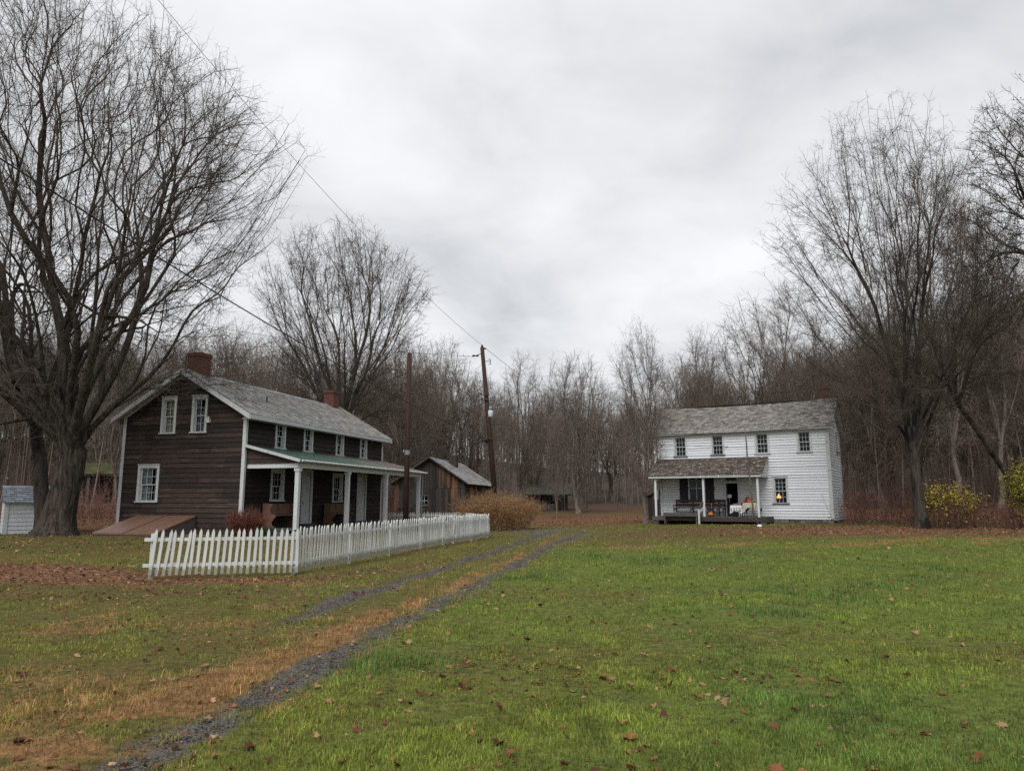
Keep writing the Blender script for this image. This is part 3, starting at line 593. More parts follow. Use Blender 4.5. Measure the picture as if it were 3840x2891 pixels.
G = np.random.default_rng
# big maple by the dark house: leaning massive trunk, several upright limbs
g = G(11)
bt = [(0, 0, -.15), (.03, 0, .35), (.10, .0, .9), (.22, 0, 1.7), (.38, 0, 2.6), (.48, 0, 3.3)]
att = np.concatenate([crown_pts(g, 1800, (.3, -1, 12.2), (11.6, 8.5, 12.6), lo=-.55, shell=.55, gap=9, fan=.42), crown_pts(g, 50, (3.4, 1.5, 7.2), (6.0, 3, 2.2), lo=-.8, gap=4), crown_pts(g, 200, (-4.5, -1, 5.5), (5.5, 4, 3.6), lo=-.8, gap=4)])
mt = build_tree_meshes('big_maple', g, att, bt, .60, .0095, .05, (.75, .0050, 3, 3), base_flare=1.55, k0=8, step=.18, smin=.4, smax=1.3, mom=.50, up=.04, wig=.30, lim=.36, sp=.30)
place_tree('maple_tree', mt[:2], (-18.1, 29.6, hz1(-18.1, 29.6) - .05), 0, 1, (M['bark_big'], M['twig']), 'huge old leafless maple with furrowed trunk beside the dark house', 'tree')
# second stem leaning left, rooted at the same foot
g = G(12); bt = [(0, 0, -.1), (-.15, 0, .8), (-.35, 0, 1.9), (-.55, .1, 3.0), (-.9, .1, 4.4)]
att = crown_pts(g, 380, (-2.2, .5, 10.5), (5.5, 5, 7.2), lo=-.75, gap=5)
mt = build_tree_meshes('left_stem', g, att, bt, .30, .009, .05, (.7, .005, 3, 3), base_flare=1.4, k0=4, step=.2, mom=.55, wig=.15, lim=.6)
place_tree('maple_tree', mt[:2], (-19.3, 30.9, hz1(-19.3, 30.9) - .05), 0, 1, (M['bark_dark'], M['twig']), 'slimmer dark maple growing close behind the huge trunk, leaning toward the white shed', 'tree')
# right maple: vase of ascending limbs
g = G(21); bt = [(0, 0, -.1), (-.04, 0, .5), (-.06, 0, 1.5), (-.10, 0, 2.6), (-.12, 0, 3.35)]
att = np.concatenate([crown_pts(g, 950, (-.5, 0, 12.4), (6.6, 5.2, 9.6), lo=-.66, shell=.6, gap=8, fan=.78), crown_pts(g, 150, (-2.8, 0, 7.0), (4.2, 4, 2.8), lo=-.7), crown_pts(g, 90, (3.0, 0, 6.0), (3.6, 3, 2.6), lo=-.6)])
mt = build_tree_meshes('right_maple', g, att, bt, .28, .0075, .04, (.6, .0045, 4, 3), base_flare=1.45, k0=9, step=.17, smin=.3, smax=1.3, mom=.57, wig=.13, lim=.36, sp=.28)
place_tree('maple_tree', mt[:2], (19.3, 35.1, hz1(19.3, 35.1) - .05), 0, 1, (M['bark_dark'], M['twig']), 'spreading leafless maple with blackened trunk foot right of the white building', 'tree')
# maple behind the dark house
g = G(31); bt = [(0, 0, -.1), (.05, 0, 1.5), (.1, 0, 3), (.1, 0, 4.6)]
att = np.concatenate([crown_pts(g, 950, (0, 0, 12.2), (7.2, 6, 8.8), lo=-.6, shell=.6, gap=7, fan=.5), crown_pts(g, 110, (4, 0, 8.0), (4.4, 3, 2.4), lo=-.6)])
mt = build_tree_meshes('back_maple', g, att, bt, .42, .009, .05, (.75, .0060, 3, 3), k0=11, step=.17, smax=1.5, mom=.56, wig=.14, lim=.42, sp=.27)
place_tree('maple_tree', mt[:2], (-11.7, 49.0, .2), 0, 1, (M['bark'], M['twig']), 'tall fan-shaped leafless maple rising behind the dark house roof and brick chimney', 'tree')
# woodland variants, copied into named individuals
VAR = []
for i, (sd_, h, rx, rz_, zc, nn, br, th) in enumerate([(41, 0, 3.4, 8.4, 9.6, 330, .19, 2.2), (42, 0, 3.0, 8.6, 10.2, 290, .17, 3.2), (43, 0, 4.2, 7.8, 9.0, 380, .22, 1.8), (44, 0, 2.5, 9.0, 10.4, 250, .15, 3.6), (45, 0, 3.8, 8.2, 9.4, 340, .21, 2.0)]):
    g = G(sd_); att = crown_pts(g, nn, (0, 0, zc), (rx, rx, rz_), lo=-.82, shell=.5, gap=6, fan=.45)
    VAR.append(build_tree_meshes('wood_tree', g, att, trunk_line(th, 4, (g.normal(0, .2), g.normal(0, .2)), .04, g), br, .0105, .04, (.85, .0075, 3, 2), far=True, k0=6, step=.2, smax=1.8, mom=.57, up=.06, wig=.15, lim=.6, sp=.29)[:2])
def wood(v, u, d, topv, label, name='bare_tree', mats=None, group=None, rz=None, wid=1.0, h=None):
    """stand variant v at direction u, distance d, so that its real height reaches toward row topv"""
    x = (u - CX) / F * d; z0 = hz1(x, d) - .1; H = 1.6 + (1880 - topv) / F * d * 1.01 - z0; s_ = H / (17.8 if v not in (3, 1) else 18.8)
    return place_tree(name, VAR[v], (x, d, z0), rng.random() * 6.28 if rz is None else rz, (s_ * wid, s_), mats or (M['bark_far'], M['twig_wood']), label, 'tree', group)
wood(0, 2415, 43.5, 1190, 'tall leafless tree standing at the left end of the white building', wid=.95)
wood(2, 2165, 66, 1290, 'broad leafless tree with a flared trunk on the leaf carpet right of the open shed', wid=1.15)
wood(3, 2088, 57, 1545, 'young slim tree with a few clinging leaves in front of the open shed', wid=1.1)
wood(4, 1960, 68, 1310, 'leafless tree crowded behind the golden bush', wid=1.0)
wood(1, 2640, 62, 1215, 'leafless tree rising behind the left half of the white building roof')
wood(0, 2840, 64, 1090, 'leafless tree rising behind the middle of the white building roof', wid=1.1)
wood(4, 2990, 58, 1030, 'leafless tree rising behind the chimney end of the white building', wid=1.0)
wood(1, 3585, 52, 545, 'very tall slender tree behind the spreading maple at the right', wid=.9)
wood(3, 3730, 56, 640, 'tall dark tree with remnant leaves near the right edge', wid=1.1)
wood(0, 3330, 70, 900, 'tall leafless tree close behind the blackened maple', wid=1.0)
wood(2, 1640, 70, 1235, 'rounded reddish tree behind the barn', mats=(M['bark_far'], M['twig_red']), wid=1.3)
wood(4, 1500, 78, 1215, 'reddish leafless tree behind the tall bare pole', mats=(M['bark_far'], M['twig_red']), wid=1.2)
cells = []
gw = G(77)
for row, (d0, n, jit) in enumerate([(62, 22, 4), (72, 25, 5), (84, 28, 6), (97, 30, 7)]):
    for i in range(n):
        u = -500 + (4850) * (i + gw.random()) / n; d = d0 + gw.normal(0, jit * .5)
        if 2010 < u < 2450 and d < 76: continue
        if row == 0 and (u < 520 and False): continue
        top = np.interp(u, [-500, 0, 400, 800, 1000, 1400, 1700, 1900, 2100, 2300, 2500, 2700, 2900, 3100, 3400, 3800, 4300], [1150, 1180, 1200, 1200, 1240, 1270, 1310, 1390, 1400, 1370, 1370, 1340, 1270, 1220, 1130, 1050, 1000])
        top = top + gw.normal(25, 45) + row * 14; v = int(gw.integers(0, 5)); red = 1250 < u < 1900 and gw.random() < .7
        wood(v, u, max(d, 58 if 1900 < u < 2450 else 54), top, 'leafless tree standing among many others along the edge of the woods', group='leafless trees of the wood edge', mats=(M['bark_far'], M['twig_red'] if red else M[['twig_wood', 'twig_grey', 'twig_olive', 'twig_wood'][int(gw.integers(0, 4))]]), wid=gw.uniform(1.05, 1.6))
# far woods on the slopes: one mass
def far_woods():
    g = G(88); V = []; Fq_ = []; b = 0; lib = []
    for me_t, me_c in VAR[:3]:
        vs = []; fs = []; bb = 0
        for me in (me_t, me_c):
            v = np.empty(len(me.vertices) * 3, np.float32); me.vertices.foreach_get('co', v); f = np.empty(len(me.loops), np.int32); me.loops.foreach_get('vertex_index', f); f = f.reshape(-1, 4); v = v.reshape(-1, 3)
            if me is me_c: f = f.reshape(-1, 3, 4)[g.random(len(f) // 3) < .42].reshape(-1, 4) if len(f) % 3 == 0 else f[: len(f) // 2]
            vs.append(v); fs.append(f + bb); bb += len(v)
        v = np.concatenate(vs); f = np.concatenate(fs); used = np.unique(f); mp = np.zeros(len(v), int); mp[used] = np.arange(len(used)); lib.append((v[used], mp[f]))
    for k in range(125):
        a = g.uniform(-44, 44); r = g.uniform(102, 185); x = r * math.sin(R(a)); y = r * math.cos(R(a)); v, f = lib[k % 3]; s_ = g.uniform(.8, 1.05) * np.interp(a, [-40, 0, 10, 40], [.95, .8, .8, 1.0]); w = s_ * g.uniform(1.0, 1.5); t = g.random() * 6.28
        q = np.stack([(v[:, 0] * math.cos(t) - v[:, 1] * math.sin(t)) * w + x, (v[:, 0] * math.sin(t) + v[:, 1] * math.cos(t)) * w + y, v[:, 2] * s_ + hz1(x, y) - .3], 1)
        V.append(q); Fq_.append(f + b); b += len(q)
    n = 1900; a = g.uniform(-44, 44, n); r = 70 + 120 * g.random(n) ** 1.1; x = r * np.sin(np.radians(a)); y = r * np.cos(np.radians(a)); z = hz(x, y); h = g.uniform(6, 13, n) * (.8 + .003 * r); ln = g.normal(0, .5, (n, 2)); ch = []; ch2 = []
    for i in range(n):
        A = np.array([x[i], y[i], z[i] - .2]); B_ = A + np.array([ln[i, 0], ln[i, 1], h[i]]); w = .035 + .09 * g.random() ** 2; ch.append((np.stack([A, (A + B_) / 2 + g.normal(0, .12, 3), B_]), np.array([w, w * .75, w * .25])))
        for k in range(5): f = g.uniform(.25, .98); C0 = A + (B_ - A) * f; t = g.random() * 6.28; L_ = (1.25 - f) * g.uniform(1.4, 4.2); C1 = C0 + np.array([math.cos(t) * .75, math.sin(t) * .75, .7]) * L_; ch2.append((np.stack([C0, (C0 + C1) / 2 + g.normal(0, .08, 3), C1]), np.array([w * .35, w * .25, .012])))
    v1, f1 = tubes(ch, 4); v2, f2 = tubes(ch2, 3); V.append(v1); Fq_.append(f1 + b); b += len(v1); V.append(v2); Fq_.append(f2 + b); b += len(v2)
    i = g.integers(0, len(ch2), 16000); P = np.array([c[0][1] for c in ch2])[i]; E_ = np.array([c[0][2] for c in ch2])[i]; t = g.random((len(i), 1)); v3, f3 = twigs(P + (E_ - P) * t, unit(E_ - P), g, 1.2, .012, 1, 2); V.append(v3); Fq_.append(f3 + b); b += len(v3)
    o = mesh_obj('far_woods', raw_mesh('far_woods', np.concatenate(V), np.concatenate(Fq_), 4), M['twig_wood']); tag(o, 'mass of distant leafless woods covering the slopes behind everything', 'woods', kind='stuff')
far_woods()
# near tree at the right edge: leaning trunk and overhanging limbs with clinging leaves
g = G(61); bt = [(0, 0, -.1), (-.7, 0, 1.4), (-1.6, .1, 3.0), (-2.5, .1, 4.6), (-3.3, .2, 6.0)]
att = crown_pts(g, 300, (-3.0, 0, 9.2), (4.0, 3.5, 4.2), lo=-.8, gap=5)
mt = build_tree_meshes('leaning', g, att, bt, .14, .008, .045, (.5, .006, 3, 2), k0=4, step=.24, mom=.6, lim=.7)
place_tree('leaning_tree', mt[:2], (25.2, 35.5, hz1(25.2, 35.5) - .05), 0, 1, (M['bark_dark'], M['twig']), 'dark leaning tree whose trunk slants up from the right edge over the yellow shrubs', 'tree')
g = G(62); bt = [(0, 0, -.1), (0, 0, 3), (-.1, 0, 6), (-.2, 0, 9)]
att = crown_pts(g, 800, (-1.2, 0, 13.2), (5.0, 4, 6.5), lo=-.75, gap=6)
mt = build_tree_meshes('edge', g, att, bt, .30, .010, .045, (.45, .0070, 3, 3), k0=5, step=.24, mom=.6, lim=.7)
et = place_tree('oak_tree', mt[:2], (24.6, 29.0, .2), 0, 1, (M['bark_dark'], M['twig']), 'tree reaching in from the upper right edge with dark clinging leaves', 'tree')
pos, rad, Dn = mt[2]; k = (rad < .03) & (g.random(len(pos)) < .75); P = np.repeat(pos[k], 3, 0) + g.normal(0, .12, (k.sum() * 3, 3))
lo_ = scatter_leaves('clinging_leaf', P[:, 0], P[:, 1], P[:, 2], .05 + .05 * g.random(len(P)), 1, None, 1.2, [(.05, .03, .02), (.09, .045, .025), (.03, .02, .016)]); lo_.name = 'foliage'; lo_.parent = et
for kk in ('label', 'category'):
    if kk in lo_: del lo_[kk]
# ------------------------------------------------------------ bushes and brush
def bush(name, loc, rx, ry, h, n, stem_c, pal, label, nleaf=4, lsize=.05, seed=1, r0=.007, droop=.5, leafk=1, low=.0, cat='bush', fill=1.0):
    g = G(seed); root = empty(name, loc, 0, label, cat)
    th = g.random(n) * 6.283; rr = np.sqrt(g.random(n)) * .55; b = np.stack([np.cos(th) * rr * rx, np.sin(th) * rr * ry, np.zeros(n)], 1)
    b[:, 2] = hz(b[:, 0] + loc[0], b[:, 1] + loc[1]) - loc[2] - .03
    ex = g.random(n) ** .6; tip = np.stack([np.cos(th) * rx * (rr / 2 + ex * .62), np.sin(th) * ry * (rr / 2 + ex * .62), h * (.35 + .65 * np.sqrt(np.clip(1 - ex ** 2 * .8, 0, 1)) * (.8 + .25 * g.random(n)))], 1)
    tip[:, 2] *= (.55 + .45 * g.random(n) ** .5); mid = (b + tip) / 2; mid[:, 2] = tip[:, 2] * (.62 + .2 * droop); mid[:, :2] = b[:, :2] + (tip[:, :2] - b[:, :2]) * .38; K = 6; t = np.linspace(0, 1, K)[None, :, None]
    C = (1 - t) ** 2 * b[:, None] + 2 * t * (1 - t) * mid[:, None] + t ** 2 * tip[:, None]; C[:, 1:-1] += g.normal(0, .03, (n, K - 2, 3)); rad = np.linspace(1, .4, K) * r0
    V, Fq_ = tubes([(C[i], rad) for i in range(n)], 3)
    i = g.integers(0, n, n * 5); j = g.integers(2, K, n * 5); P = C[i, j]; D = unit(C[i, j] - C[i, j - 1]); V2, F2 = twigs(P, D, g, .28 * h ** .5, r0 * .62, 1, 2)
    m = bpy.data.materials.get('stem_' + name) or surf('stem_' + name, tuple(c * .7 for c in stem_c), stem_c, 3, (1, 1, 1), .9, 0, 0)
    mesh_obj('branches', raw_mesh('branches', np.concatenate([V, V2]), np.concatenate([Fq_, F2 + len(V)]), 4), m, root)
    N_ = n * nleaf; i = g.integers(0, n, N_); f = g.random(N_) ** .7 * (K - 1) * .999; j = f.astype(int); fr = (f - j)[:, None]; P = C[i, j] * (1 - fr) + C[i, j + 1] * fr + g.normal(0, .08 * h ** .5, (N_, 3)); P = P[P[:, 2] > low * h * (1 + .45 * g.normal(0, 1, len(P))) + .03]
    lo2 = scatter_leaves('foliage', P[:, 0], P[:, 1], P[:, 2], lsize * (.5 + .8 * g.random(len(P))), leafk, None, 1.1, pal); lo2.parent = root
    for kk in ('label', 'category'):
        if kk in lo2: del lo2[kk]
    del lo2['kind']
    return root
del lo_['kind']
bush('golden_bush', (-.75, 40.8, -.02), 3.1, 2.2, 2.2, 620, (.28, .18, .11), [(.44, .23, .06), (.55, .32, .07), (.32, .16, .07), (.26, .13, .075), (.46, .25, .09)], 'rounded golden brown bush at the end of the picket fence', 26, .062, 3)
bush('barberry_bush', (-10.1, 28.35, .28), .95, .7, 1.0, 260, (.13, .06, .045), [(.30, .07, .03), (.40, .12, .04), (.18, .05, .03), (.14, .05, .035)], 'low russet bush at the corner of the dark house', 20, .05, 4)
bush('yellow_shrub', (20.6, 35.0, .4), 2.0, 1.3, 2.3, 80, (.07, .045, .03), [(.46, .37, .06), (.56, .46, .07), (.38, .29, .06)], 'wispy shrub with yellow leaves right of the blackened trunk', 34, .10, 5, low=.42, cat='shrub')
bush('yellow_shrub', (24.4, 34.5, .4), 1.8, 1.3, 3.5, 110, (.07, .045, .03), [(.44, .40, .06), (.54, .48, .07), (.32, .35, .06)], 'taller yellow-green shrub at the right edge', 42, .11, 6, low=.25, cat='shrub')
bush('grass_clump', (-9.2, 28.0, .28), .35, .3, .32, 160, (.03, .06, .02), [(.04, .08, .02), (.06, .10, .03)], 'small dark green clump beside the russet bush', 3, .04, 7, r0=.006, cat='plant')
def brush():
    """red-brown undergrowth along the wood edge, one mass"""
    g = G(91); N0 = 12500; a = g.uniform(-43, 43, N0); r = g.uniform(41, 74, N0); x = r * np.sin(np.radians(a)); y = r * np.cos(np.radians(a)); w = np.zeros(N0)
    front = np.interp(a, [-43, -27, -22, -8, -2, 1, 10, 14, 20, 24, 28, 43], [50, 46, 62, 60, 62, 84, 84, 52, 50, 38.5, 37, 38]) * 1.0
    k = (r > front) & (r < front + 13) & ~blocked(x, y); x, y, r = x[k], y[k], r[k]; n = len(x); nn = vnoise(x, y, 3, 5); h = (.6 + 1.5 * g.random(n)) * (.55 + .9 * nn); tall = g.random(n) < .13; h = np.where(tall, h * g.uniform(1.8, 3.6, n), h); z = hz(x, y)
    P = np.stack([x, y, z], 1); d = unit(np.stack([g.normal(0, .28, n), g.normal(0, .28, n), np.ones(n)], 1)); ch = [(np.stack([P[i], P[i] + d[i] * h[i] * .55, P[i] + d[i] * h[i] + g.normal(0, .12, 3)]), np.array([.014, .010, .005])) for i in range(n)]
    V, Fq_ = tubes(ch, 3); i = g.integers(0, n, n * 4); t = g.random(n * 4)[:, None]; Q = P[i] + d[i] * h[i][:, None] * (.25 + .7 * t); V2, F2 = twigs(Q, d[i], g, .55, .007, 1, 2)
    o = mesh_obj('undergrowth', raw_mesh('undergrowth', np.concatenate([V, V2]), np.concatenate([Fq_, F2 + len(V)]), 4), surf('brush_stems', (.11, .058, .046), (.19, .105, .082), 1, (1, 1, 1), .9, 0, 0)); tag(o, 'tangled red-brown undergrowth along the edge of the woods', 'undergrowth', kind='stuff')
    k = g.random(len(Q)) < .55; Q = Q[k] + g.normal(0, .15, (k.sum(), 3)); scatter_leaves('undergrowth_leaves', Q[:, 0], Q[:, 1], Q[:, 2], .10 + .08 * g.random(len(Q)), 1, 'dead rusty leaves hanging on the undergrowth', 1.2, [(.24, .085, .05), (.32, .12, .055), (.17, .06, .045), (.28, .17, .07)])
brush()
# ------------------------------------------------------------ building parts
def frontM(x0=0.0, y0=0.0): return lambda u, o, z: (x0 + u, y0 - o, z)          # wall facing -y
def gableM(x0=0.0): return lambda u, o, z: (x0 - o, u, z)                        # wall facing -x, u runs along +y
def rgableM(x1): return lambda u, o, z: (x1 + o, u, z)                           # wall facing +x
def backM(y1): return lambda u, o, z: (u, y1 + o, z)
def siding(name, par, Mw, u0, u1, z0, z1, openings, mat, exp_=.15, lap=.022, gable=None, warp=.004, gap=.012):
    """lapped boards cut round the openings; gable=(u_mid, z_apex, z_eave) narrows the wall above the eaves"""
    m = MB(); cuts = sorted({z0, z1, *[q for o in openings for q in (o[2], o[3])]}); z = z0; row = 0
    def lim(zz_):
        if not gable or zz_ <= gable[2]: return u0, u1
        f = (zz_ - gable[2]) / (gable[1] - gable[2]); return u0 + (gable[0] - u0) * f, u1 + (gable[0] - u1) * f
    while z < z1 - .005:
        zt = min(z + exp_, z1); t = random.random(); ed = [z] + [c for c in cuts if z + .004 < c < zt - .004] + [zt]; L_ = lap + random.uniform(-warp, warp); joints = sorted(random.uniform(u0, u1) for _ in range(2))
        for a, b in zip(ed[:-1], ed[1:]):
            bt_ = b - gap if b == zt and z1 - zt > .01 else b
            spans = [(u0, u1)]
            for o in openings:
                if o[2] < (a + b) / 2 < o[3]:
                    ns = []
                    for p, q in spans:
                        if o[1] <= p or o[0] >= q: ns.append((p, q)); continue
                        if o[0] > p: ns.append((p, o[0]))
                        if o[1] < q: ns.append((o[1], q))
                    spans = ns
            for p, q in spans:
                sub = [p] + [j for j in joints if p + .2 < j < q - .2] + [q]
                for i_, (p2, q2) in enumerate(zip(sub[:-1], sub[1:])):
                    la, ra = lim(a); lb, rb = lim(b); pa, qa, pb, qb = max(p2, la), min(q2, ra), max(p2, lb), min(q2, rb)
                    if qa - pa < .01: continue
                    if qb < pb: pb = qb = (pb + qb) / 2
                    oa = L_ * (1 - (a - z) / exp_); ob = L_ * (1 - (b - z) / exp_) + .001; tt = (t + .37 * i_) % 1
                    m.face([Mw(pa, oa, a), Mw(qa, oa, a), Mw(qb, ob, bt_), Mw(pb, ob, bt_)], tt)
                    if a == z: m.face([Mw(pa, -.02, a), Mw(qa, -.02, a), Mw(qa, oa, a), Mw(pa, oa, a)], tt)
        z = zt; row += 1
    return m.build(name, mat, par)
def window(par, Mw, u0, u1, z0, z1, cols, rows, trim='white_trim', cas=.10, curtain=None, part='window', low_rows=None, label=None, sillmat=None, depth=.09):
    """double-hung window with casing, two sashes, glass, sill; z1..z0 outer casing"""
    c = MB(); a, b, p, q = u0 + cas, u1 - cas, z0 + cas * .5, z1 - cas * 1.1
    c.mbox(Mw, u0, a, -.02, .045, z0, z1); c.mbox(Mw, b, u1, -.02, .045, z0, z1); c.mbox(Mw, a, b, -.02, .043, q, z1)
    c.mbox(Mw, u0 - .03, u1 + .03, -.02, .075, z1, z1 + .035)
    for s0, s1 in ((a, a + .018), (b - .018, b)): c.mbox(Mw, s0, s1, -depth - .03, -.021, p, q)
    c.mbox(Mw, a + .018, b - .018, -depth - .03, -.021, q - .018, q)
    w = c.build(part, M[trim], par)
    if label: w['label'] = label
    s = MB(); s.mbox(Mw, u0 - .04, u1 + .04, -depth - .03, .085, z0, p); s.build('sill', M[sillmat or trim], w)
    a += .018; b -= .018; q -= .018; zm = (p + q) / 2; sh = MB(); g = MB()
    for k, (lo, hi, off) in enumerate(((p, zm + .02, -depth + .005), (zm - .02, q, -depth + .045))):
        st = .036; sh.mbox(Mw, a, a + st, off - .03, off, lo, hi, .5); sh.mbox(Mw, b - st, b, off - .03, off, lo, hi, .5); sh.mbox(Mw, a + st, b - st, off - .03, off - .001, lo, lo + st, .5); sh.mbox(Mw, a + st, b - st, off - .03, off - .001, hi - st * .8, hi, .5)
        nr = rows if k or low_rows is None else low_rows
        for i in range(1, cols): x = a + st + (b - a - 2 * st) * i / cols; sh.mbox(Mw, x - .008, x + .008, off - .024, off - .003, lo + st, hi - st * .8, .5)
        for i in range(1, nr): z = lo + st + (hi - lo - st * 1.8) * i / nr; sh.mbox(Mw, a + st, b - st, off - .022, off - .005, z - .008, z + .008, .5)
        g.mbox(Mw, a + st - .005, b - st + .005, off - .018, off - .014, lo + st - .005, hi - st * .8 + .005)
    sh.build('sash', M[trim], w); g.build('pane', M['glass'], w)
    if curtain:
        k = MB(); cu, parts_ = curtain
        for (f0, f1, g0, g1) in parts_:
            A, B_ = a + (b - a) * f0, a + (b - a) * f1; z_0, z_1 = p + (q - p) * g0, p + (q - p) * g1; n = 14
            for i in range(n):
                x0, x1 = A + (B_ - A) * i / n, A + (B_ - A) * (i + 1) / n; o0 = -depth - .06 - .018 * math.sin(i * 2.1); o1 = -depth - .06 - .018 * math.sin((i + 1) * 2.1)
                k.hexa([Mw(x0, o0, z_0), Mw(x1, o1, z_0), Mw(x1, o1 - .006, z_0), Mw(x0, o0 - .006, z_0), Mw(x0, o0, z_1), Mw(x1, o1, z_1), Mw(x1, o1 - .006, z_1), Mw(x0, o0 - .006, z_1)], .5)
        k.build('curtain', M[cu], w)
    return w
def slates(name, par, O, U, V, lu, lv, row, wid, mat, th=.012, ragged=.0, sag=0.0, label=None):
    """rows of overlapping slates on the plane through O (eave corner), U along eave, V up the slope"""
    O, U, V = Vector(O), Vector(U).normalized(), Vector(V).normalized(); Nn = U.cross(V).normalized(); m = MB()
    if Nn.z < 0: Nn = -Nn
    nr = max(1, int(round(lv / row))); row = lv / nr
    def P(a, b, h):
        s_ = -sag * (1 - (2 * a / lu - 1) ** 2) if sag else 0
        return O + U * a + V * b + Nn * h + Vector((0, 0, s_))
    for r in range(nr):
        x = -wid * random.random(); b0 = r * row
        while x < lu:
            w = wid * random.uniform(.75, 1.25); x0, x1 = max(x, 0), min(x + w - .008, lu); x += w
            if x1 - x0 < .03: continue
            d = random.uniform(-ragged, ragged) if r else random.uniform(-ragged, 0); lift = th * (1.6 + .5 * random.random()); b1 = min(b0 + row * 1.25, lv); t = random.random(); bb = b0 + d
            p = [P(x0, bb, .002), P(x1, bb, .002), P(x1, bb, lift), P(x0, bb, lift), P(x0, b1, th * .35), P(x1, b1, th * .35)]
            m.face([p[3], p[2], p[5], p[4]], t); m.face([p[0], p[1], p[2], p[3]], t); m.face([p[0], p[3], p[4]], t); m.face([p[1], p[5], p[2]], t)
    o = m.build(name, mat, par)
    if label: o['label'] = label
    return o
def slab(m, O, U, V, lu, lv, th, t=None):
    O, U, V = Vector(O), Vector(U).normalized(), Vector(V).normalized(); Nn = U.cross(V).normalized()
    if Nn.z < 0: Nn = -Nn
    a, b, c, d = O, O + U * lu, O + U * lu + V * lv, O + V * lv; m.hexa([a - Nn * th, b - Nn * th, c - Nn * th, d - Nn * th, a, b, c, d], t)
def slab_sag(m, O, V, lu, lv, th, sag, n=16):
    for i in range(n):
        a, b = lu * i / n, lu * (i + 1) / n; z = lambda q: -sag * (1 - (2 * q / lu - 1) ** 2) - .004; O, V = Vector(O), Vector(V).normalized(); Nn = Vector((1, 0, 0)).cross(V).normalized(); Nn = Nn if Nn.z > 0 else -Nn
        A = O + Vector((a, 0, z(a))); B_ = O + Vector((b, 0, z(b))); C_ = B_ + V * lv; D_ = A + V * lv; m.hexa([A - Nn * th, B_ - Nn * th, C_ - Nn * th, D_ - Nn * th, A, B_, C_, D_], .5)
def chimney(par, x, y, z0, z1, sx, sy, label=None):
    m = MB(); m.box(x - sx / 2, x + sx / 2, y - sy / 2, y + sy / 2, z0, z1 - .16); m.box(x - sx / 2 - .04, x + sx / 2 + .04, y - sy / 2 - .04, y + sy / 2 + .04, z1 - .16, z1 - .06); m.box(x - sx / 2 - .01, x + sx / 2 + .01, y - sy / 2 - .01, y + sy / 2 + .01, z1 - .06, z1)
    o = m.build('chimney', M['brick'], par)
    f = MB(); f.box(x - sx * .22, x + sx * .22, y - sy * .25, y + sy * .25, z1 + .001, z1 + .02); f.build('flue', M['black'], o)
    if label: o['label'] = label
    return o

# ------------------------------------------------------------ dark clapboard house
hx, hy, ha = HOUSE; LH, WHs, ZE, ZR = 12.55, 6.1, 5.2, 6.98
DH = empty('dark_house', (hx, hy, 0), R(ha), 'long two-storey dark brown clapboard house with white trim and a side porch', 'house')
fm, gmp = frontM(), gableM()
upw = [(2.04, 2.82), (4.31, 5.11), (7.28, 8.08), (9.86, 10.66)]; lw = [(1.87, 2.89), (7.10, 8.10)]; drs = [(4.30, 5.25), (9.67, 10.75)]
FZ = .50
op = [(a + .05, b - .05, 3.95, 5.04) for a, b in upw] + [(a + .06, b - .06, 1.66, 2.94) for a, b in lw] + [(a + .08, b - .08, FZ, 2.92) for a, b in drs]
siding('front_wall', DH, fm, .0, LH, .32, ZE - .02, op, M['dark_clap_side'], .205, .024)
gops = [(3.52, 4.16, 4.48, 5.94), (1.97, 2.62, 4.48, 5.94), (4.17, 5.14, 1.62, 3.07)]
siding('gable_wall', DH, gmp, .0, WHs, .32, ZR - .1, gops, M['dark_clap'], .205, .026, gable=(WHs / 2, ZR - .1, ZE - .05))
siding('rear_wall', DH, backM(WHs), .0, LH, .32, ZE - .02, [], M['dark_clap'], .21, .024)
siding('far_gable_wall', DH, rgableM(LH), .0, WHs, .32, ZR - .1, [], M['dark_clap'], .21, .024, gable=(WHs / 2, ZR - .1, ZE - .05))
m = MB(); m.box(.25, LH - .25, .25, WHs - .25, .3, .34); m.box(.25, LH - .25, .25, WHs - .25, 3.3, 3.34); m.box(.3, .31, .3, WHs - .3, .35, 3.3); m.box(.3, LH - .3, 1.6, 1.62, .35, 3.29); m.box(.3, LH - .3, 1.6, 1.62, 3.35, 5.1); m.box(1.4, 1.42, .3, 1.59, 3.35, 5.1)
m.v = [tuple(q) for q in m.v]; m.build('inner_walls', M['interior'], DH)
m = MB(); m.box(.05, LH - .05, .05, .35, -.3, .318); m.box(.05, .35, .36, WHs - .05, -.3, .318); m.box(.36, LH - .05, WHs - .35, WHs - .05, -.3, .318); m.build('foundation', M['stone'], DH)
for (x0, x1, y0, y1) in ((-.045, .075, -.045, -.026), (-.045, -.027, -.025, .11), (-.045, -.027, WHs - .11, WHs + .045), (LH - .11, LH + .04, -.045, -.026)): m = MB(); m.box(x0, x1, y0, y1, .34, ZE - .03); m.build('corner_board', M['white_trim'], DH)
for a, b in upw:
    m0 = window(DH, fm, a, b, 3.88, 5.08, 2, 2, cas=.11, curtain=('curtain', [(.0, .98, 0, 1)] if a not in (4.31,) else [(0, .3, 0, 1), (.72, 1, 0, 1)]))
window(DH, fm, 1.87, 2.89, 1.60, 3.0, 3, 2, cas=.12, curtain=('lace', [(0, .3, 0, 1), (.62, 1, 0, .5)])); window(DH, fm, 7.10, 8.10, 1.56, 2.96, 3, 2, cas=.12, curtain=('lace', [(.3, .6, 0, 1)]))
window(DH, gmp, 3.46, 4.22, 4.42, 6.0, 2, 2, cas=.11, curtain=('curtain', [(0, 1, 0, 1)]), label='upstairs gable window with drawn cream curtain')
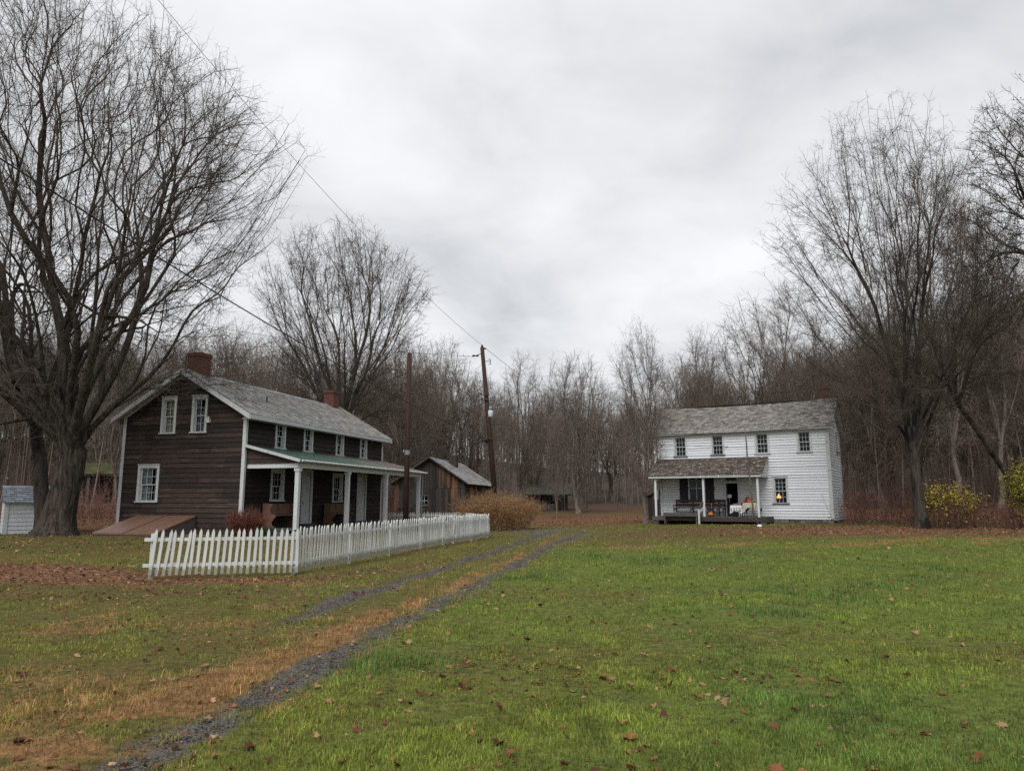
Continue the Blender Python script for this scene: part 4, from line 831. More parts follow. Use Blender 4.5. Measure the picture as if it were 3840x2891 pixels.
window(DH, gmp, 1.91, 2.68, 4.42, 6.0, 2, 2, cas=.11, curtain=('lace', [(.75, 1, .5, 1)]), label='upstairs gable window with dark panes')
window(DH, gmp, 4.11, 5.20, 1.56, 3.13, 3, 2, cas=.11, curtain=('lace', [(0, .25, 0, 1), (.5, 1, 0, 1)]), label='ground floor gable window')
for a, b in drs:
    m = MB(); m.mbox(fm, a, a + .12, -.02, .04, FZ, 2.94); m.mbox(fm, b - .12, b, -.02, .04, FZ, 2.94); m.mbox(fm, a, b, -.02, .042, 2.94, 3.06); m.mbox(fm, a + .12, b - .12, -.06, .035, FZ, FZ + .05)
    fr = m.build('door_frame', M['white_trim'], DH)
    m = MB(); A, B_ = a + .125, b - .125; m.mbox(fm, A, B_, -.07, -.035, FZ + .055, 2.93)
    for (f0, f1, g0, g1) in ((.12, .44, .08, .40), (.56, .88, .08, .40), (.12, .44, .47, .92), (.56, .88, .47, .92)):
        m.mbox(fm, A + (B_ - A) * f0, A + (B_ - A) * f1, -.034, -.022, FZ + 2.4 * g0, FZ + 2.4 * g1)
    d = m.build('door', M['white_trim'], DH); m = MB(); m.mbox(fm, A + .05, A + .08, -.034, .02, 1.45, 1.58); m.build('latch', M['iron'], d)
run = WHs / 2; ov, rk = .42, .38; sl = Vector((0, run, ZR - ZE)); Ls = sl.length; dn = sl.normalized()
ridge_z = ZE + (ZR - ZE) + .16; e0 = Vector((0, -ov, ZE + .16 - ov * dn.z / dn.y)); LV = (run + ov) / dn.y
# soffit and rake boards
m = MB(); slab_sag(m, e0 + Vector((-rk, 0, 0)), (0, dn.y, dn.z), LH + 2 * rk, LV, .05, .05); e1 = Vector((0, WHs + ov, e0.z)); slab(m, e1 + Vector((-rk, 0, 0)), (1, 0, 0), (0, -dn.y, dn.z), LH + 2 * rk, LV, .05)
m.build('roof_deck', M['white_trim'], DH)
rf = slates('roof', DH, e0 + Vector((-rk - .03, -.03, .002)), (1, 0, 0), (0, dn.y, dn.z), LH + 2 * rk + .06, LV + .02, .19, .30, M['slate'], .014, .008, .05)
slates('roof', DH, e1 + Vector((-rk - .03, .03, .002)), (1, 0, 0), (0, -dn.y, dn.z), LH + 2 * rk + .06, LV + .02, .19, .5, M['slate'], .014)
m = MB(); vd = .22
for xx in (-rk - .035, LH + rk + .002):
    for (P0_, s_) in ((e0, 1), (e1, -1)):
        a = P0_ + Vector((xx, 0, -.0)); b = a + Vector((0, s_ * dn.y, dn.z)) * LV; m.hexa([a + Vector((0, 0, -vd)), a + Vector((.033, 0, -vd)), a + Vector((.033, 0, -.005)), a + Vector((0, 0, -.005)), b + Vector((0, 0, -vd)), b + Vector((.033, 0, -vd)), b + Vector((.033, 0, -.005)), b + Vector((0, 0, -.005))])
m.box(-rk, LH + rk, -ov - .035, -ov, e0.z - .20, e0.z - .012); m.box(-rk, LH + rk, WHs + ov, WHs + ov + .035, e0.z - .20, e0.z - .012)
m.box(-.03, LH + .03, -.05, -.027, 5.10, 5.20); m.box(-rk + .001, LH + rk, -ov + .002, -.052, e0.z - .20, e0.z - .185)
for y0, y1 in ((-.02, WHs / 2), (WHs + .02, WHs / 2)):                                    # rake frieze on the gable
    a = Vector((-.05, y0, ZE + .02)); b = Vector((-.05, y1, ZR + .10)); m.beam(a, b, .02, .24, up=(0, 0, 1))
m.build('rake_board', M['white_trim'], DH)
chimney(DH, .8, WHs / 2 + .1, 6.6, 8.0, .68, .68); chimney(DH, 11.85, WHs / 2 - .1, 6.6, 7.95, .62, .62)
m = MB(); m.tube([(3.2, 1.3, 5.9), (3.2, 1.3, 6.35)], .035, 8); m.lathe((3.2, 1.3, 6.0), [(.12, 0), (.06, .10)], 8); m.build('vent_pipe', M['iron'], DH)
m = MB(); m.tube([(-.1, 3.1, 7.1), (-.1, 3.1, 7.75)], .03, 8); m.build('vent_pipe', M['iron'], DH)
# porch
PD = 2.4; PX1 = LH + .1
m = MB(); nb = 62
for i in range(nb): m.box(.02 + PX1 * i / nb, .02 + PX1 * (i + 1) / nb - .006, -PD - .08, -.03, FZ - .04, FZ)
m.build('porch_floor', M['porch_floor'], DH)
m = MB(); m.box(.02, PX1, -PD - .06, -PD - .02, FZ - .15, FZ - .045); m.box(.05, PX1, -PD - .02, -PD + .25, -.3, FZ - .155); m.box(.05, .3, -PD + .26, -.05, -.3, FZ - .05); m.build('porch_base', M['stone'], DH)
for x in (.27, 4.35, 8.3, 12.45):
    m = MB(); m.box(x - .085, x + .085, -PD - .03, -PD + .14, FZ, 2.93); m.box(x - .115, x + .115, -PD - .06, -PD + .17, 2.80, 2.93 - .001); m.build('porch_post', M['white_new'], DH)
m = MB(); m.box(.12, PX1, -PD - .03, -PD + .12, 2.932, 3.15); m.box(.14, .26, -PD + .121, -.05, 2.934, 3.12); m.box(PX1 - .12, PX1, -PD + .121, -.05, 2.934, 3.12); m.build('porch_beam', M['white_new'], DH)
# porch roof plane from (y=-.02,z=3.86) to (y=-PD-.22,z=3.2)
pz0, pz1 = 3.88, 3.22; pv = Vector((0, -(PD + .2), pz1 - pz0)); m = MB(); o_ = Vector((-.02, -.03, pz0)); slab(m, o_ + Vector((0, 0, -.03)), (1, 0, 0), pv, LH + .3, pv.length, .05); m.build('porch_ceiling', M['white_trim'], DH)
m = MB(); n_ = 13
for i in range(n_):
    a = o_ + Vector((-.03 + (LH + .36) * i / n_, 0, 0)); slab(m, a + Vector((0, 0, .002 + .0)), (1, 0, 0), pv, (LH + .36) / n_ - .004, pv.length + .04, .028)
for k in range(1, 5): slab(m, o_ + Vector((-.03, 0, .012)) + pv * (k / 5), (1, 0, 0), pv, LH + .36, .03, .012)
m.build('porch_roof', M['porch_green'], DH)
gt = MB(); eo = o_ + pv
gt.tube([eo + Vector((0, -.06, -.02)), eo + Vector((LH + .3, -.06, -.05))], .045, 8); gt.build('gutter', M['white_trim'], DH)
m = MB(); m.beam(o_ + Vector((-.05, 0, -.02)), eo + Vector((-.05, 0, -.02)), .03, .12); m.build('porch_rake', M['white_trim'], DH)
# boarded triangle above the porch end beam
m = MB(); z = 3.12; T_ = lambda z_: (pz0 - .08 - z_) / (pz0 - pz1) * (PD + .2)
while z < pz0 - .12:
    z2 = min(z + .19, pz0 - .09); m.hexa([(.10, -T_(z), z), (.14, -T_(z), z), (.14, -.04, z), (.10, -.04, z), (.12, -T_(z2), z2), (.14, -T_(z2), z2), (.14, -.04, z2), (.12, -.04, z2)]); z = z2
m.build('porch_end_boards', M['dark_clap'], DH)
m = MB(); x = PX1 + .12; m.tube([(x, -PD - .08, 3.1), (x, -PD - .05, 2.9), (x, -PD + .0, .42)], .05, 10); m.build('downspout', M['metal'], DH)
m = MB(); m.box(4.75 - .5, 4.75 + .5, -.32, -.06, FZ + .001, FZ + .09); m.build('door_step', M['old_wood'], DH); m = MB(); m.box(10.2 - .5, 10.2 + .5, -.32, -.06, FZ + .001, FZ + .09); m.build('door_step', M['old_wood'], DH)
# cellar door leaning on the gable
m = MB(); cz = Vector((-1.9, 0, 0))
for y0, y1, t in [(2.1 + .242 * i, 2.1 + .242 * (i + 1) - .006, random.random()) for i in range(6)] + [(3.57 + .247 * i, 3.57 + .247 * (i + 1) - .006, random.random()) for i in range(6)]:
    m.hexa([(-2.3, y0, .33), (-2.3, y1, .33), (-.06, y1, .95), (-.06, y0, .95), (-2.3, y0, .40), (-2.3, y1, .40), (-.06, y1, 1.03), (-.06, y0, 1.03)], t)
m.hexa([(-2.3, 3.5, .401), (-2.3, 3.62, .401), (-.06, 3.62, 1.031), (-.06, 3.5, 1.031), (-2.3, 3.5, .43), (-2.3, 3.62, .43), (-.06, 3.62, 1.06), (-.06, 3.5, 1.06)])
cd = m.build('cellar_door', M['brown_paint'], DH); cd['label'] = 'sloping brown cellar doors against the gable'
m = MB()
for y in (2.12, 5.0): m.hexa([(-2.25, y, .1), (-2.25, y + .04, .1), (-.05, y + .04, .1), (-.05, y, .1), (-2.25, y, .33), (-2.25, y + .04, .33), (-.05, y + .04, .94), (-.05, y, .94)])
m.box(-2.27, -2.2, 2.17, 4.99, .1, .325); m.build('side_board', M['old_wood'], cd)
m = MB(); m.box(-.16, -.03, 1.70, 1.84, 4.84, 4.99); lt = m.build('floodlight', M['white_new'], DH); m = MB(); m.lathe((-.12, 1.77, 4.99), [(.05, 0), (.065, .04), (.02, .10)], 10); m.build('bulb', M['curtain'], lt)
def to_world(o3, p): a = R(o3[2]); return (o3[0] + p[0] * math.cos(a) - p[1] * math.sin(a), o3[1] + p[0] * math.sin(a) + p[1] * math.cos(a), p[2])
# two pews on the porch
def pew(x, w, label):
    t = empty('porch_pew', to_world(HOUSE, (x, -.42, FZ + .002)), R(ha), label, 'bench', 'brown pews on the dark porch')
    prof = [(.0, 0), (-.14, 0), (-.15, .08), (-.05, .10), (-.10, .25), (-.04, .40), (.10, .46), (.12, .52), (-.30, .52), (-.42, .50), (-.44, .44), (-.36, .36), (-.26, .22), (-.34, .08), (-.46, .05), (-.46, 0), (-.55, 0)]
    side = [(.30, 0), (.17, 0), (.15, .07), (.09, .07), (.07, 0), (-.28, 0), (-.28, .06), (-.18, .10), (-.13, .22), (-.24, .38), (-.32, .44), (-.32, .52), (-.25, .56), (-.10, .58), (-.06, .68), (-.10, .84), (-.16, .90), (-.12, .99), (.02, 1.02), (.30, 1.02)]
    for xx in (0, w - .04):
        m = MB(); m.prism(lambda u, o, z, xx=xx: (xx + o, u, z), side, 0, .04); m.build('side_panel', M['brown_paint'], t)
    m = MB(); m.box(.04, w - .04, -.30, .20, .50, .54); m.build('seat', M['brown_paint'], t)
    m = MB(); m.hexa([(.04, .16, .55), (w - .04, .16, .55), (w - .04, .19, .55), (.04, .19, .55), (.04, .23, 1.0), (w - .04, .23, 1.0), (w - .04, .26, 1.0), (.04, .26, 1.0)])
    m.box(.042, w - .042, .14, .155, .56, .62); m.box(w / 2 - .03, w / 2 + .03, .15, .215, .63, .97); m.build('backrest', M['brown_paint'], t)
pew(1.25, 1.9, 'brown pew on the dark porch, nearer one beside the post by the lilac-less corner' if False else 'brown pew on the dark porch nearest the gable corner, under the first window')
pew(6.2, 1.9, 'brown pew on the dark porch between the two white doors, farther along')

# ------------------------------------------------------------ white store
sx_, sy_, sa = STORE; LS, WS, SZ0, SZE, SZR = 9.35, 4.15, .66, 5.66, 7.22; SFZ = .78
ST = empty('white_store', (sx_, sy_, 0), R(sa), 'two-storey peeling white clapboard building with slate roof and small front porch', 'house')
X_ = lambda s: LS - s
wins = [(X_(8.48), X_(7.68), 4.18, 5.40), (X_(6.29), X_(5.51), 4.20, 5.41), (X_(3.82), X_(3.03), 4.20, 5.40), (X_(1.60), X_(.83), 4.22, 5.41)]; w5 = (X_(2.99), X_(2.17), 1.46, 2.95)
shop = (X_(7.69), X_(6.70), 1.54, 2.98); door = (X_(5.62), X_(4.78), SFZ, 2.72)
op = [(a + .05, b - .05, c + .04, d - .05) for a, b, c, d in wins + [w5]] + [(shop[0] + .04, shop[1] - .04, shop[2] + .04, shop[3] - .04), (door[0] + .06, door[1] - .06, SFZ, door[3] - .08)]
siding('front_wall', ST, fm, 0, LS, SZ0, SZE, op, M['white_clap'], .148, .027, warp=.010, gap=.008)
siding('gable_wall', ST, rgableM(LS), 0, WS, SZ0 - .05, SZR - .05, [(2.75, 3.25, 4.25, 5.35)], M['white_clap'], .148, .027, gable=(WS / 2, SZR - .05, SZE), warp=.008)
siding('far_gable_wall', ST, gableM(0), 0, WS, SZ0, SZR - .05, [], M['white_clap'], .15, .024, gable=(WS / 2, SZR - .05, SZE)); siding('rear_wall', ST, backM(WS), 0, LS, SZ0, SZE, [], M['white_clap'], .15, .024)
m = MB(); m.box(.15, LS - .15, .15, WS - .15, SZ0, SZ0 + .04); m.box(.15, LS - .15, .15, WS - .15, 3.4, 3.44); m.box(.2, LS - .2, 1.9, 1.93, SZ0 + .05, 3.39); m.box(.2, LS - .2, 1.9, 1.93, 3.45, 5.6); m.box(.15, LS - .15, .15, WS - .15, 5.6, 5.64); m.build('inner_walls', M['interior'], ST)
for x0, x1, y0, y1 in ((-.035, .10, -.045, -.027), (LS - .13, LS + .045, -.047, -.028), (LS + .027, LS + .045, -.026, .10), (LS + .027, LS + .045, WS - .1, WS + .03), (-.047, -.028, -.026, .1)): m = MB(); m.box(x0, x1, y0, y1, SZ0 + .02, SZE); m.build('corner_board', M['white_trim'], ST)
m = MB(); m.box(.101, LS - .131, -.046, -.029, SZE - .12, SZE - .001); m.build('frieze_board', M['white_trim'], ST)
rs = random.Random(5); m = MB()
for i in range(34):
    for k in range(3): x = i * LS / 34; m.box(x, x + LS / 34 - rs.uniform(.005, .03), .0 + rs.uniform(-.02, .02), .3, .2 + k * .15, .2 + (k + 1) * .15 - rs.uniform(.005, .02))
for i in range(15):
    for k in range(3): y = .31 + i * (WS - .35) / 15; m.box(LS - .28, LS + rs.uniform(-.04, -.01), y, y + .25, .2 + k * .15, .2 + (k + 1) * .15 - .012)
m.build('foundation', M['stone'], ST)
for i, q in enumerate(wins): window(ST, fm, *q, 3, 2, cas=.085, sillmat='old_wood' if i < 2 else None)
w = window(ST, fm, *w5, 3, 3, cas=.085, sillmat='old_wood', low_rows=2, label='ground floor window with a lit oil lamp inside')
window(ST, rgableM(LS), 2.7, 3.3, 4.2, 5.4, 2, 2, cas=.09)
# shop window and shutters
m = MB(); a, b, c, d = shop; cas = .07
m.mbox(fm, a, a + cas, -.1, .04, c, d); m.mbox(fm, b - cas, b, -.1, .04, c, d); m.mbox(fm, a + cas, b - cas, -.1, .038, d - cas, d); m.mbox(fm, a + cas, b - cas, -.1, .038, c, c + cas); xm = (a + b) / 2 - .03; m.mbox(fm, xm - .014, xm + .014, -.06, -.02, c + cas, d - cas); m.mbox(fm, a + cas, b - cas, -.058, -.022, c + .80, c + .83)
sw = m.build('shop_window', M['white_new'], ST); m = MB(); m.mbox(fm, a + cas - .004, b - cas + .004, -.05, -.045, c + cas, d - cas); m.build('pane', M['glass'], sw)
for a, b in ((X_(8.20), X_(7.71)), (X_(6.68), X_(6.20))):
    m = MB(); m.mbox(fm, a, b, .026, .055, 1.52, 2.96); m.mbox(fm, a, a + .07, .056, .068, 1.52, 2.96); m.mbox(fm, b - .07, b, .056, .068, 1.52, 2.96)
    for z in (1.52, 2.18, 2.86): m.mbox(fm, a + .07, b - .07, .056, .067, z, z + .10)
    s = m.build('shutter', M['black'], ST); m = MB(); m.mbox(fm, a - .04, a + .04, .069, .085, 2.3, 2.34); m.mbox(fm, b - .02, b + .05, .03, .05, 2.3, 2.4); m.build('hinge', M['iron'], s)
a, b, c, d = door; m = MB(); m.mbox(fm, a - .04, a + .09, -.12, .045, c, d); m.mbox(fm, b - .09, b + .04, -.12, .045, c, d); m.mbox(fm, a + .09, b - .09, -.12, .043, d - .11, d); m.build('door_frame', M['white_new'], ST)
m = MB(); m.hexa([(a + .1, .12, c + .01), (a + .14, .12, c + .01), (a + .14, .85, c + .01), (a + .1, .85, c + .01), (a + .1, .12, d - .13), (a + .14, .12, d - .13), (a + .14, .85, d - .13), (a + .1, .85, d - .13)]); m.build('open_door', M['black'], ST)
m = MB(); m.mbox(fm, a + .12, b - .12, -.12, -.09, c + .02, c + .72); m.mbox(fm, a + .14, a + .17, -.088, -.078, c + .05, c + .70); hd = m.build('lower_door_leaf', M['black'], ST)
m = MB(); m.mbox(fm, a + .13, a + .36, -.115, -.10, 1.80, 1.98); m.mbox(fm, a + .22, a + .235, -.12, -.10, 1.5, 1.8); m.build('door_notice', M['paper'], ST)
# sign
m = MB(); sgx = (a + b) / 2 - .03; m.mbox(fm, sgx - .27, sgx + .27, .03, .055, 2.76, 2.95); sg = m.build('sign_board', M['black'], ST)
tcu = bpy.data.curves.new('letters', 'FONT'); tcu.body = 'STORE'; tcu.size = .165; tcu.align_x = 'CENTER'; tcu.align_y = 'CENTER'; tcu.extrude = .003; tcu.space_character = 1.05
to = bpy.data.objects.new('tmp', tcu); COL.objects.link(to); dg = bpy.context.evaluated_depsgraph_get(); dg.update(); tm_ = bpy.data.meshes.new_from_object(to.evaluated_get(dg)); bpy.data.objects.remove(to)
lo3 = mesh_obj('letters', tm_, None, sg); tm_.materials.clear(); tm_.materials.append(M['pale_letter']); lo3.location = (sgx, -.060, 2.855); lo3.rotation_euler = (math.pi / 2, 0, 0)
# roof
run = WS / 2; ovs, rks = .22, .30; dy, dz = run, SZR - SZE; ln_ = math.hypot(dy, dz); dy, dz = dy / ln_, dz / ln_; e0 = Vector((0, -ovs, SZE + .06 - ovs * dz / dy + .0)); LV = (run + ovs) / dy; e1 = Vector((0, WS + ovs, e0.z))
m = MB(); slab_sag(m, e0 + Vector((-rks, 0, 0)), (0, dy, dz), LS + 2 * rks, LV, .05, .11); slab(m, e1 + Vector((-rks, 0, -.12)), (1, 0, 0), (0, -dy, dz), LS + 2 * rks, LV, .05)
m.box(-rks, LS + rks, -ovs - .03, -ovs, e0.z - .10, e0.z - .02); m.box(-rks + .01, LS + rks - .01, -ovs + .005, -.05, e0.z - .12, e0.z - .10); m.build('eave_board', M['white_trim'], ST)
slates('roof', ST, e0 + Vector((-rks - .03, -.05, .01)), (1, 0, 0), (0, dy, dz), LS + 2 * rks + .06, LV + .05, .155, .22, M['slate_store'], .016, .012, .11)
slates('roof', ST, e1 + Vector((-rks - .03, .05, .01)), (1, 0, 0), (0, -dy, dz), LS + 2 * rks + .06, LV + .05, .17, .5, M['slate_store'], .016)
ch = chimney(ST, LS - .35, WS / 2 + .05, 6.7, 8.0, .50, .50); m = MB(); m.box(LS - .66, LS - .04, WS / 2 - .28, WS / 2 - .22, 7.02, 7.28); m.build('flashing', M['metal'], ch)
# porch
pd = 1.65; pa, pb = X_(9.30), X_(3.25)
m = MB(); n_ = 40
for i in range(n_): m.box(pa + (pb - pa + .25) * i / n_, pa + (pb - pa + .25) * (i + 1) / n_ - .006, -pd - .05, -.03, SFZ - .04, SFZ)
m.build('porch_floor', M['old_wood'], ST)
m = MB(); m.box(pa - .02, pa + 1.0, -pd - .06, -pd - .02, .56, SFZ - .045); m.box(pa + 1.01, pa + 2.75, -pd - .062, -pd - .02, .55, SFZ - .046); m.box(pa + 2.76, pb + .25, -pd - .058, -pd - .02, .53, SFZ - .044); m.box(pb + .21, pb + .25, -pd - .01, -.03, .5, SFZ - .045); m.box(pa, pa + .3, -pd - .0, -.1, .3, .55)
m.box(pa + .0, pa + .35, -pd - .05, -pd + .2, .3, .52); m.box(pb - .1, pb + .2, -pd - .04, -pd + .2, .3, .52); m.build('porch_skirt', M['old_wood'], ST)
for s in (9.1, 6.34, 3.42):
    m = MB(); x = X_(s); m.box(x - .055, x + .055, -pd, -pd + .11, SFZ, 2.88); m.build('porch_post', M['white_new'], ST)
pz0, pz1 = 4.04, 3.04; o_ = Vector((pa - .15, -.03, pz0)); pv = Vector((0, -(pd + .12), pz1 - pz0)); pl = pb - pa + .25
m = MB(); slab(m, o_ + Vector((0, 0, -.01)), (1, 0, 0), pv, pl, pv.length, .04); m.box(pa - .14, pb + .06, -pd - .13, -pd - .10, 2.90, 3.0); m.box(pa - .05, pb + .05, -pd + .0, -pd + .1, 2.882, 2.98); m.box(pa - .05, pa + .04, -pd + .101, -.05, 2.884, 2.98); m.box(pb - .04, pb + .05, -pd + .101, -.05, 2.884, 2.98); m.build('porch_ceiling', M['white_new'], ST)
e_ = o_ + pv; slates('porch_roof', ST, e_ + Vector((-.05, -.04, .006)), (1, 0, 0), -pv, pl + .1, pv.length, .13, .24, M['slate_moss'], .014, .008)
for xx, sgn in ((pb + .03, 1), (pa - .03, -1)):
    m = MB(); z = 2.99
    while z < 3.94:
        z2 = min(z + .15, 3.95); Tz = lambda q: (4.0 - q) / (4.0 - 3.0) * (pd + .05); m.hexa([(xx, -Tz(z), z), (xx + .02 * sgn, -Tz(z), z), (xx + .02 * sgn, -.04, z), (xx, -.04, z), (xx, -Tz(z2), z2), (xx + .004 * sgn, -Tz(z2), z2), (xx + .004 * sgn, -.04, z2), (xx, -.04, z2)]); z = z2
    m.build('porch_end_boards', M['white_clap'], ST)
# light bulbs under the eave, newel and rail, plank step
m = MB(); m.mbox(frontM(0, -pd - .135), X_(6.46), X_(3.9), .001, .03, 2.99, 3.03); rl = m.build('lamp_rail', M['white_new'], ST)
for s in (6.42, 5.98, 5.42, 4.60):
    m = MB(); m.lathe((X_(s), -pd - .16, 2.87), [(.008, .0), (.035, .02), (.04, .045), (.022, .075), (.022, .12)], 10); m.build('bulb', M['white_new'], rl, True)
nx_, ny_, nz_ = to_world(STORE, (X_(6.50), -pd - .42, 0)); zz0 = .44
RA = empty('step_rail', (nx_, ny_, zz0), R(sa), 'short white newel post with sloping rail at the porch step', 'railing')
m = MB(); m.box(-.045, .045, -.045, .045, -.1, .80); m.build('post', M['white_trim'], RA); m = MB(); m.beam((0, -.08, .80), (.1, .42, 1.12), .09, .05); m.build('handrail', M['old_wood'], RA); m = MB(); m.beam((.03, .03, .55), (.1, .42, .80), .05, .06); m.build('brace', M['white_trim'], RA)
m = MB(); m.box(pa + .75, pa + 2.78, -pd - .38, -pd - .07, .92 - .12, .98 - .0); m.box(pa + .8, pa + .86, -pd - .36, -pd - .08, .35, .799); m.box(pa + 2.6, pa + 2.66, -pd - .36, -pd - .08, .35, .799)
pb_ = empty('plank_bench', to_world(STORE, (0, 0, 0)), R(sa), 'grey weathered plank bench low in front of the white porch', 'bench'); m.build('planks', M['old_wood'], pb_)
# slatted benches on the porch
def settle(x, w, label, y=-.12):
    t = empty('slatted_bench', to_world(STORE, (x, y, SFZ + .002)), R(sa), label, 'bench', 'dark slatted benches on the white porch')
    for xx in (.0, w / 2 - .02, w - .05):
        m = MB(); m.box(xx, xx + .05, -.05, .0, 0, .92); m.box(xx + .002, xx + .048, -.52, -.47, 0, .60 if xx != w / 2 - .02 else .42); m.box(xx + .004, xx + .046, -.469, -.051, .36, .42); m.build('frame', M['bench_dark'], t)
        if xx != w / 2 - .02: m = MB(); m.box(xx, xx + .05, -.53, -.051, .601, .64); m.build('armrest', M['bench_dark'], t)
    m = MB()
    for k in range(4): m.box(-.01, w + .01, -.50 + k * .11, -.41 + k * .11, .421, .445)
    m.build('seat', M['bench_dark'], t); m = MB(); m.box(.0, w, -.075, -.051, .80, .93); m.box(.0, w, -.075, -.051, .56, .70); m.build('backrest', M['bench_dark'], t)
settle(X_(8.42), 2.0, 'dark slatted bench on the white porch left of the middle post'); settle(X_(6.30), .75, 'shorter dark slatted bench on the white porch beside the doorway')
def pumpkin(x, y, z, r, label, parent_loc=None):
    t = empty('pumpkin', (x, y, z), 0, label, 'pumpkin'); m = MB(); pr = [(math.sin(a) * r * (1 - .0), r * .78 - math.cos(a) * r * .78) for a in np.linspace(.12, math.pi - .12, 12)]
    m.lathe((0, 0, 0), pr, 40, .5, sq=lambda a: .93 + .07 * abs(math.cos(a * 5))); m.build('shell', M['orange'], t, True); m = MB(); m.tube([(0, 0, r * 1.5), (.01, 0, r * 1.75), (.03, .01, r * 1.95)], [r * .14, r * .10, r * .12], 6); m.build('stem', M['old_wood'], t)
p_ = to_world(STORE, (X_(6.02), -pd + .12, SFZ)); pumpkin(p_[0], p_[1], SFZ + .002, .155, 'orange pumpkin on the porch floor by the middle post')
# tables with cloths
def drape(name, x0, x1, y0, y1, z, drop, mat, label, seed, corner=.18):
    """cloth sheet draped over a table top with folds"""
    g = random.Random(seed); t = []; per = []; n = 9
    def edge(a, b): return [(a[0] + (b[0] - a[0]) * i / n, a[1] + (b[1] - a[1]) * i / n) for i in range(n)]
    c = [(x0, y0), (x1, y0), (x1, y1), (x0, y1)]; per = [q for i in range(4) for q in edge(c[i], c[(i + 1) % 4])]; cx_, cy_ = (x0 + x1) / 2, (y0 + y1) / 2; m = MB(); rings = [[(p[0], p[1], z) for p in per]]
    for k in (1, 2, 3):
        rg = []
        for i, p in enumerate(per):
            q = i % n; crn = corner * (max(0, 1 - min(q, n - q) / 3.0)); d_ = (drop + crn) * k / 3; w = (.02 + .03 * math.sin(i * 1.9 + seed)) * k / 3 + .012; dx, dy_ = p[0] - cx_, p[1] - cy_; l = math.hypot(dx, dy_); rg.append((p[0] + dx / l * w, p[1] + dy_ / l * w, z - d_))
        rings.append(rg)
    N_ = len(per); b = 0
    for off in (0, .006):
        for r in rings: m.v += [(q[0] * (1 - off * 0), q[1], q[2] - off) for q in r]
    R_ = len(rings); 
    for k in range(R_ - 1):
        for i in range(N_): j = (i + 1) % N_; m.f.append((k * N_ + i, k * N_ + j, (k + 1) * N_ + j, (k + 1) * N_ + i)); m.t.append(.5)
    m.f.append(tuple(range(N_))); m.t.append(.5)
    o = m.build(name, mat, None); wx = to_world(STORE, (0, 0, 0)); o.location = wx; o.rotation_euler = (0, 0, R(sa)); tag(o, label, 'tablecloth'); return o
def table(x0, x1, y0, y1, h, label):
    t = empty('side_table', to_world(STORE, (0, 0, SFZ + .002)), R(sa), label, 'table'); m = MB(); m.box(x0, x1, y0, y1, h - .03, h); m.build('table_top', M['bench_dark'], t)
    for x in (x0 + .03, x1 - .07):
        for y in (y0 + .03, y1 - .07): m = MB(); m.box(x, x + .04, y, y + .04, 0, h - .031); m.build('leg', M['bench_dark'], t)
tx0, tx1 = X_(4.32), X_(3.50); table(tx0, tx1, -1.25, -.65, .74, 'small table under the cream lace cloth beside the right porch post'); drape('tablecloth', tx0 - .015, tx1 + .015, -1.265, -.635, SFZ + .752, .27, M['cloth_cream'], 'cream lace cloth over the table beside the right porch post', 3, .30)
ux0, ux1 = X_(4.98), X_(4.42); table(ux0, ux1, -1.3, -.8, .60, 'low table under the white cloth beside the doorway'); dc = drape('tablecloth', ux0 - .015, ux1 + .015, -1.315, -.785, SFZ + .612, .33, M['cloth_white'], 'white cloth with dark blue folk figures over the low table by the doorway', 5, .13)
m = MB(); yy = -1.365; fmp = frontM(0, yy)
for (a, b, c, d) in ((.18, .21, .30, .50), (.12, .27, .30, .325), (.30, .32, .22, .50), (.32, .46, .34, .36), (.44, .46, .22, .36), (.50, .53, .28, .52), (.47, .56, .30, .33), (.30, .46, .48, .495), (.04, .07, .3, .45)): m.mbox(fmp, ux0 + a, ux0 + b, .0, .004, SFZ + c, SFZ + d)
m.build('printed_figures', M['interior'], dc)
m = MB(); c0 = (ux0 + .28, -1.02); m.hexa([(ux0 + .10, -1.3, SFZ + .62), (ux1 + .02, -1.3, SFZ + .64), (ux1 + .02, -.85, SFZ + .64), (ux0 + .10, -.85, SFZ + .62), (ux0 + .12, -1.28, SFZ + .68), (ux1 + .02, -1.28, SFZ + .76), (ux1 + .02, -.87, SFZ + .76), (ux0 + .12, -.87, SFZ + .68)])
o = m.build('wooden_tray', M['brown_paint'], None); o.location = to_world(STORE, (0, 0, 0)); o.rotation_euler = (0, 0, R(sa)); tag(o, 'brown wooden tray tilted on the white cloth', 'tray')
bz = SFZ + .758; bl_ = to_world(STORE, (tx0 + .20, -.95, bz)); BK = empty('gift_basket', bl_, R(sa), 'dark round wicker basket with arched handle on the cream cloth, trailing maroon cloth', 'basket')
m = MB(); m.lathe((0, 0, 0), [(.10, 0), (.14, .08), (.15, .18), (.13, .22)], 18); m.build('bowl', M['wicker'], BK, True); m = MB(); m.tube([(-.13 + .26 * i / 10, 0, .2 + .18 * math.sin(math.pi * i / 10)) for i in range(11)], .012, 6); m.build('handle', M['wicker'], BK)
m = MB(); m.lathe((-.02, -.02, .16), [(.13, 0), (.11, .08), (.05, .13)], 14, None, sq=lambda a: 1 + .08 * math.sin(3 * a)); m.hexa([(-.26, -.16, .002), (.02, -.18, .002), (.02, -.1, .002), (-.26, -.08, .002), (-.10, -.15, .15), (.0, -.17, .17), (.0, -.12, .17), (-.10, -.10, .15)]); m.build('cloth', M['maroon'], BK)
q = to_world(STORE, (tx0 + .30, -1.16, 0)); pumpkin(q[0], q[1], bz, .085, 'small orange pumpkin in front of the basket on the cream cloth'); q = to_world(STORE, (tx0 + .50, -1.0, 0)); pumpkin(q[0], q[1], bz, .12, 'larger orange pumpkin on the cream cloth right of the basket')
